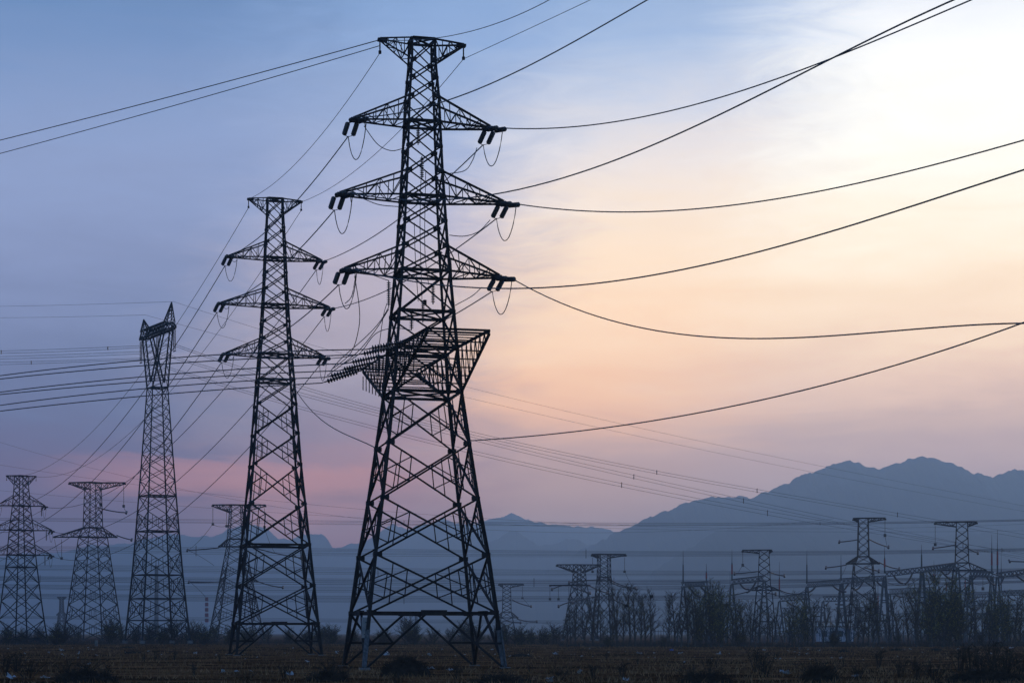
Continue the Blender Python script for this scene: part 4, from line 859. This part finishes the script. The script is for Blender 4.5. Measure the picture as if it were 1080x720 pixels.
def heap(label, x, y, w, h, n, seed):
    Y = CH*F/(y-HZ); X = (x-540)/F*Y; rnd = random.Random(seed); root = empty('brush_heap', V(X, Y, gz(X, Y)), 0, label, 'brush heap', 'heaps of dead brush')
    m = MB()
    for i in range(9):
        for j in range(25):
            a = 6.2832*j/24; e = i/8*1.5708; rr = 1+.22*fbm(math.cos(a)*2+seed, math.sin(a)*2+e*2, 3, 1.2, seed); m.v.append(V(math.cos(a)*math.cos(e)*w/2*rr*.9, math.sin(a)*math.cos(e)*w/2*rr*.7, math.sin(e)*h*.8*rr-.1))
    m.f = [(i*25+j, i*25+j+1, (i+1)*25+j+1, (i+1)*25+j) for i in range(8) for j in range(24)]; m.build('soil_mound', 'clay', root)
    m = MB()
    for i in range(n):
        a = rnd.uniform(0, 6.28); e = rnd.uniform(.05, 1.5); p = V(math.cos(a)*math.cos(e)*w/2*.85, math.sin(a)*math.cos(e)*w/2*.62, math.sin(e)*h*.75); t = (p.normalized()*.5 + V(rnd.gauss(0, .6), rnd.gauss(0, .6), rnd.gauss(.2, .5))).normalized()*rnd.uniform(.15, .5)
        m.tube([p - t*.3, p + t*.5 + V(0, 0, .05), p + t + V(rnd.gauss(0, .07), 0, -.04)], .012, 3, .006)
    m.build('dead_stalks', 'weed', root); return root
heap('largest dark heap of dead brush, in front of the nearest pylon\'s legs', 427, 714, 3.0, 1.15, 900, 1)
heap('dark low heap of brush at the lower left, below the pale litter', 90, 718, 3.6, .55, 600, 2)
heap('dark spiky heap of brush at the bottom, right of centre', 865, 717, 2.2, .7, 500, 3)
heap('dark low brush heap at the bottom edge left of the nearest pylon', 345, 718, 2.4, .5, 400, 4)
heap('dark low brush heap at the bottom edge below the gap in the poplars', 745, 719, 3.0, .5, 500, 5)
heap('dark brush heap in the lower right corner', 1040, 719, 4.5, .7, 800, 6)
heap('flat dark brush heap at the bottom, right of the largest heap', 530, 719.5, 3.4, .35, 500, 7)
for i, (x, y) in enumerate([(946, 686), (987, 686), (1021, 685), (890, 687), (140, 689), (135, 683), (550, 692)]):
    Y = CH*F/(y-HZ); heap('small dark clod heap out in the field', x, y, 2.0 if i < 4 else 2.6, .45, 60, 20+i)['group'] = 'small clod heaps in the field'
# litter
def scrap_mesh(seed):
    rnd = random.Random(seed); me = bpy.data.meshes.new('litter_scrap'); n = 5; v = []; f = []
    for i in range(n):
        for j in range(n): v.append(((i/(n-1)-.5)+rnd.gauss(0, .1), (j/(n-1)-.5)*.7+rnd.gauss(0, .1), abs(rnd.gauss(0, .28))))
    for i in range(n-1):
        for j in range(n-1):
            if rnd.random() < .85: f.append((i*n+j, i*n+j+1, (i+1)*n+j+1, (i+1)*n+j))
    me.from_pydata(v, [], f); return me
SM = []
for i in range(6):
    a = scrap_mesh(40+i); a.materials.append(M['plastic']); SM.append(a)
def litter(x, y, size, label, me=None, i=0, group='white litter scattered over the field'):
    Y = CH*F/(y-HZ); X = (x-540)/F*Y; o = bpy.data.objects.new('litter_scrap', me or SM[i % 6]); COL.objects.link(o); o.location = (X, Y, gz(X, Y)+.04); w = size*Y/F; o.scale = (w, w, w*.8); o.rotation_euler = (rnd.gauss(0, .3), rnd.gauss(0, .3), rnd.uniform(0, 6.28)); tag(o, label, 'litter', group)
for i, (x, y, s_) in enumerate([(51, 689, 4), (65, 686, 5), (66, 691, 4), (83, 690, 5), (94, 700, 5), (85, 705, 4), (93, 683, 3), (102, 691, 3), (206, 689, 5), (228, 691, 3), (258, 690, 3), (324, 699, 5), (355, 689, 5), (408, 690, 9), (396, 685, 3), (454, 706, 9), (474, 707, 9), (453, 692, 6), (519, 685, 4), (538, 692, 4), (585, 690, 7), (614, 692, 4), (625, 692, 3), (674, 690, 7), (690, 689, 3), (612, 711, 8), (660, 717, 8), (579, 718, 12), (722, 698, 4), (718, 690, 6), (758, 690, 6), (806, 686, 4), (887, 694, 5), (851, 690, 4), (838, 687, 4), (902, 713, 10), (828, 711, 12), (818, 694, 3), (1020, 715, 7), (1045, 677.8, 5), (1028, 708, 5), (1010, 684.5, 4), (1067, 683.5, 5), (960, 684.5, 3), (931, 683.5, 3), (12, 717, 14), (48, 716, 10), (265, 709, 6), (235, 712, 8), (250, 709, 6), (306, 714, 9)]):
    litter(x, y, s_*.85, 'pale scrap of plastic litter lying on the dark field', i=i)
rnd = random.Random(77)
for i in range(90):
    litter(rnd.uniform(0, 1080), 684 + 12*rnd.random()**1.5, rnd.uniform(1.0, 2.4), 'pale scrap of plastic litter lying on the dark field', i=i)
a = scrap_mesh(60); a.materials.append(M['redscrap']); litter(364, 698, 4, 'small red scrap lying beside the nearest pylon\'s left leg', a, group=None)
a = scrap_mesh(61); a.materials.append(M['bluescrap']); litter(709, 686.5, 4, 'small blue scrap on the field below the gap in the poplars', a, group=None)
# a marker stone by the horned pylon's field edge
m = MB(); Y = 330; X = (101.5-540)/F*Y; m.box((X, Y, .5), .45, .35, 1.15); m.box((X, Y, 1.12), .36, .28, .12); tag(m.build('marker_post', 'concrete'), 'short pale concrete marker post in the field below the T-headed pylon', 'post')
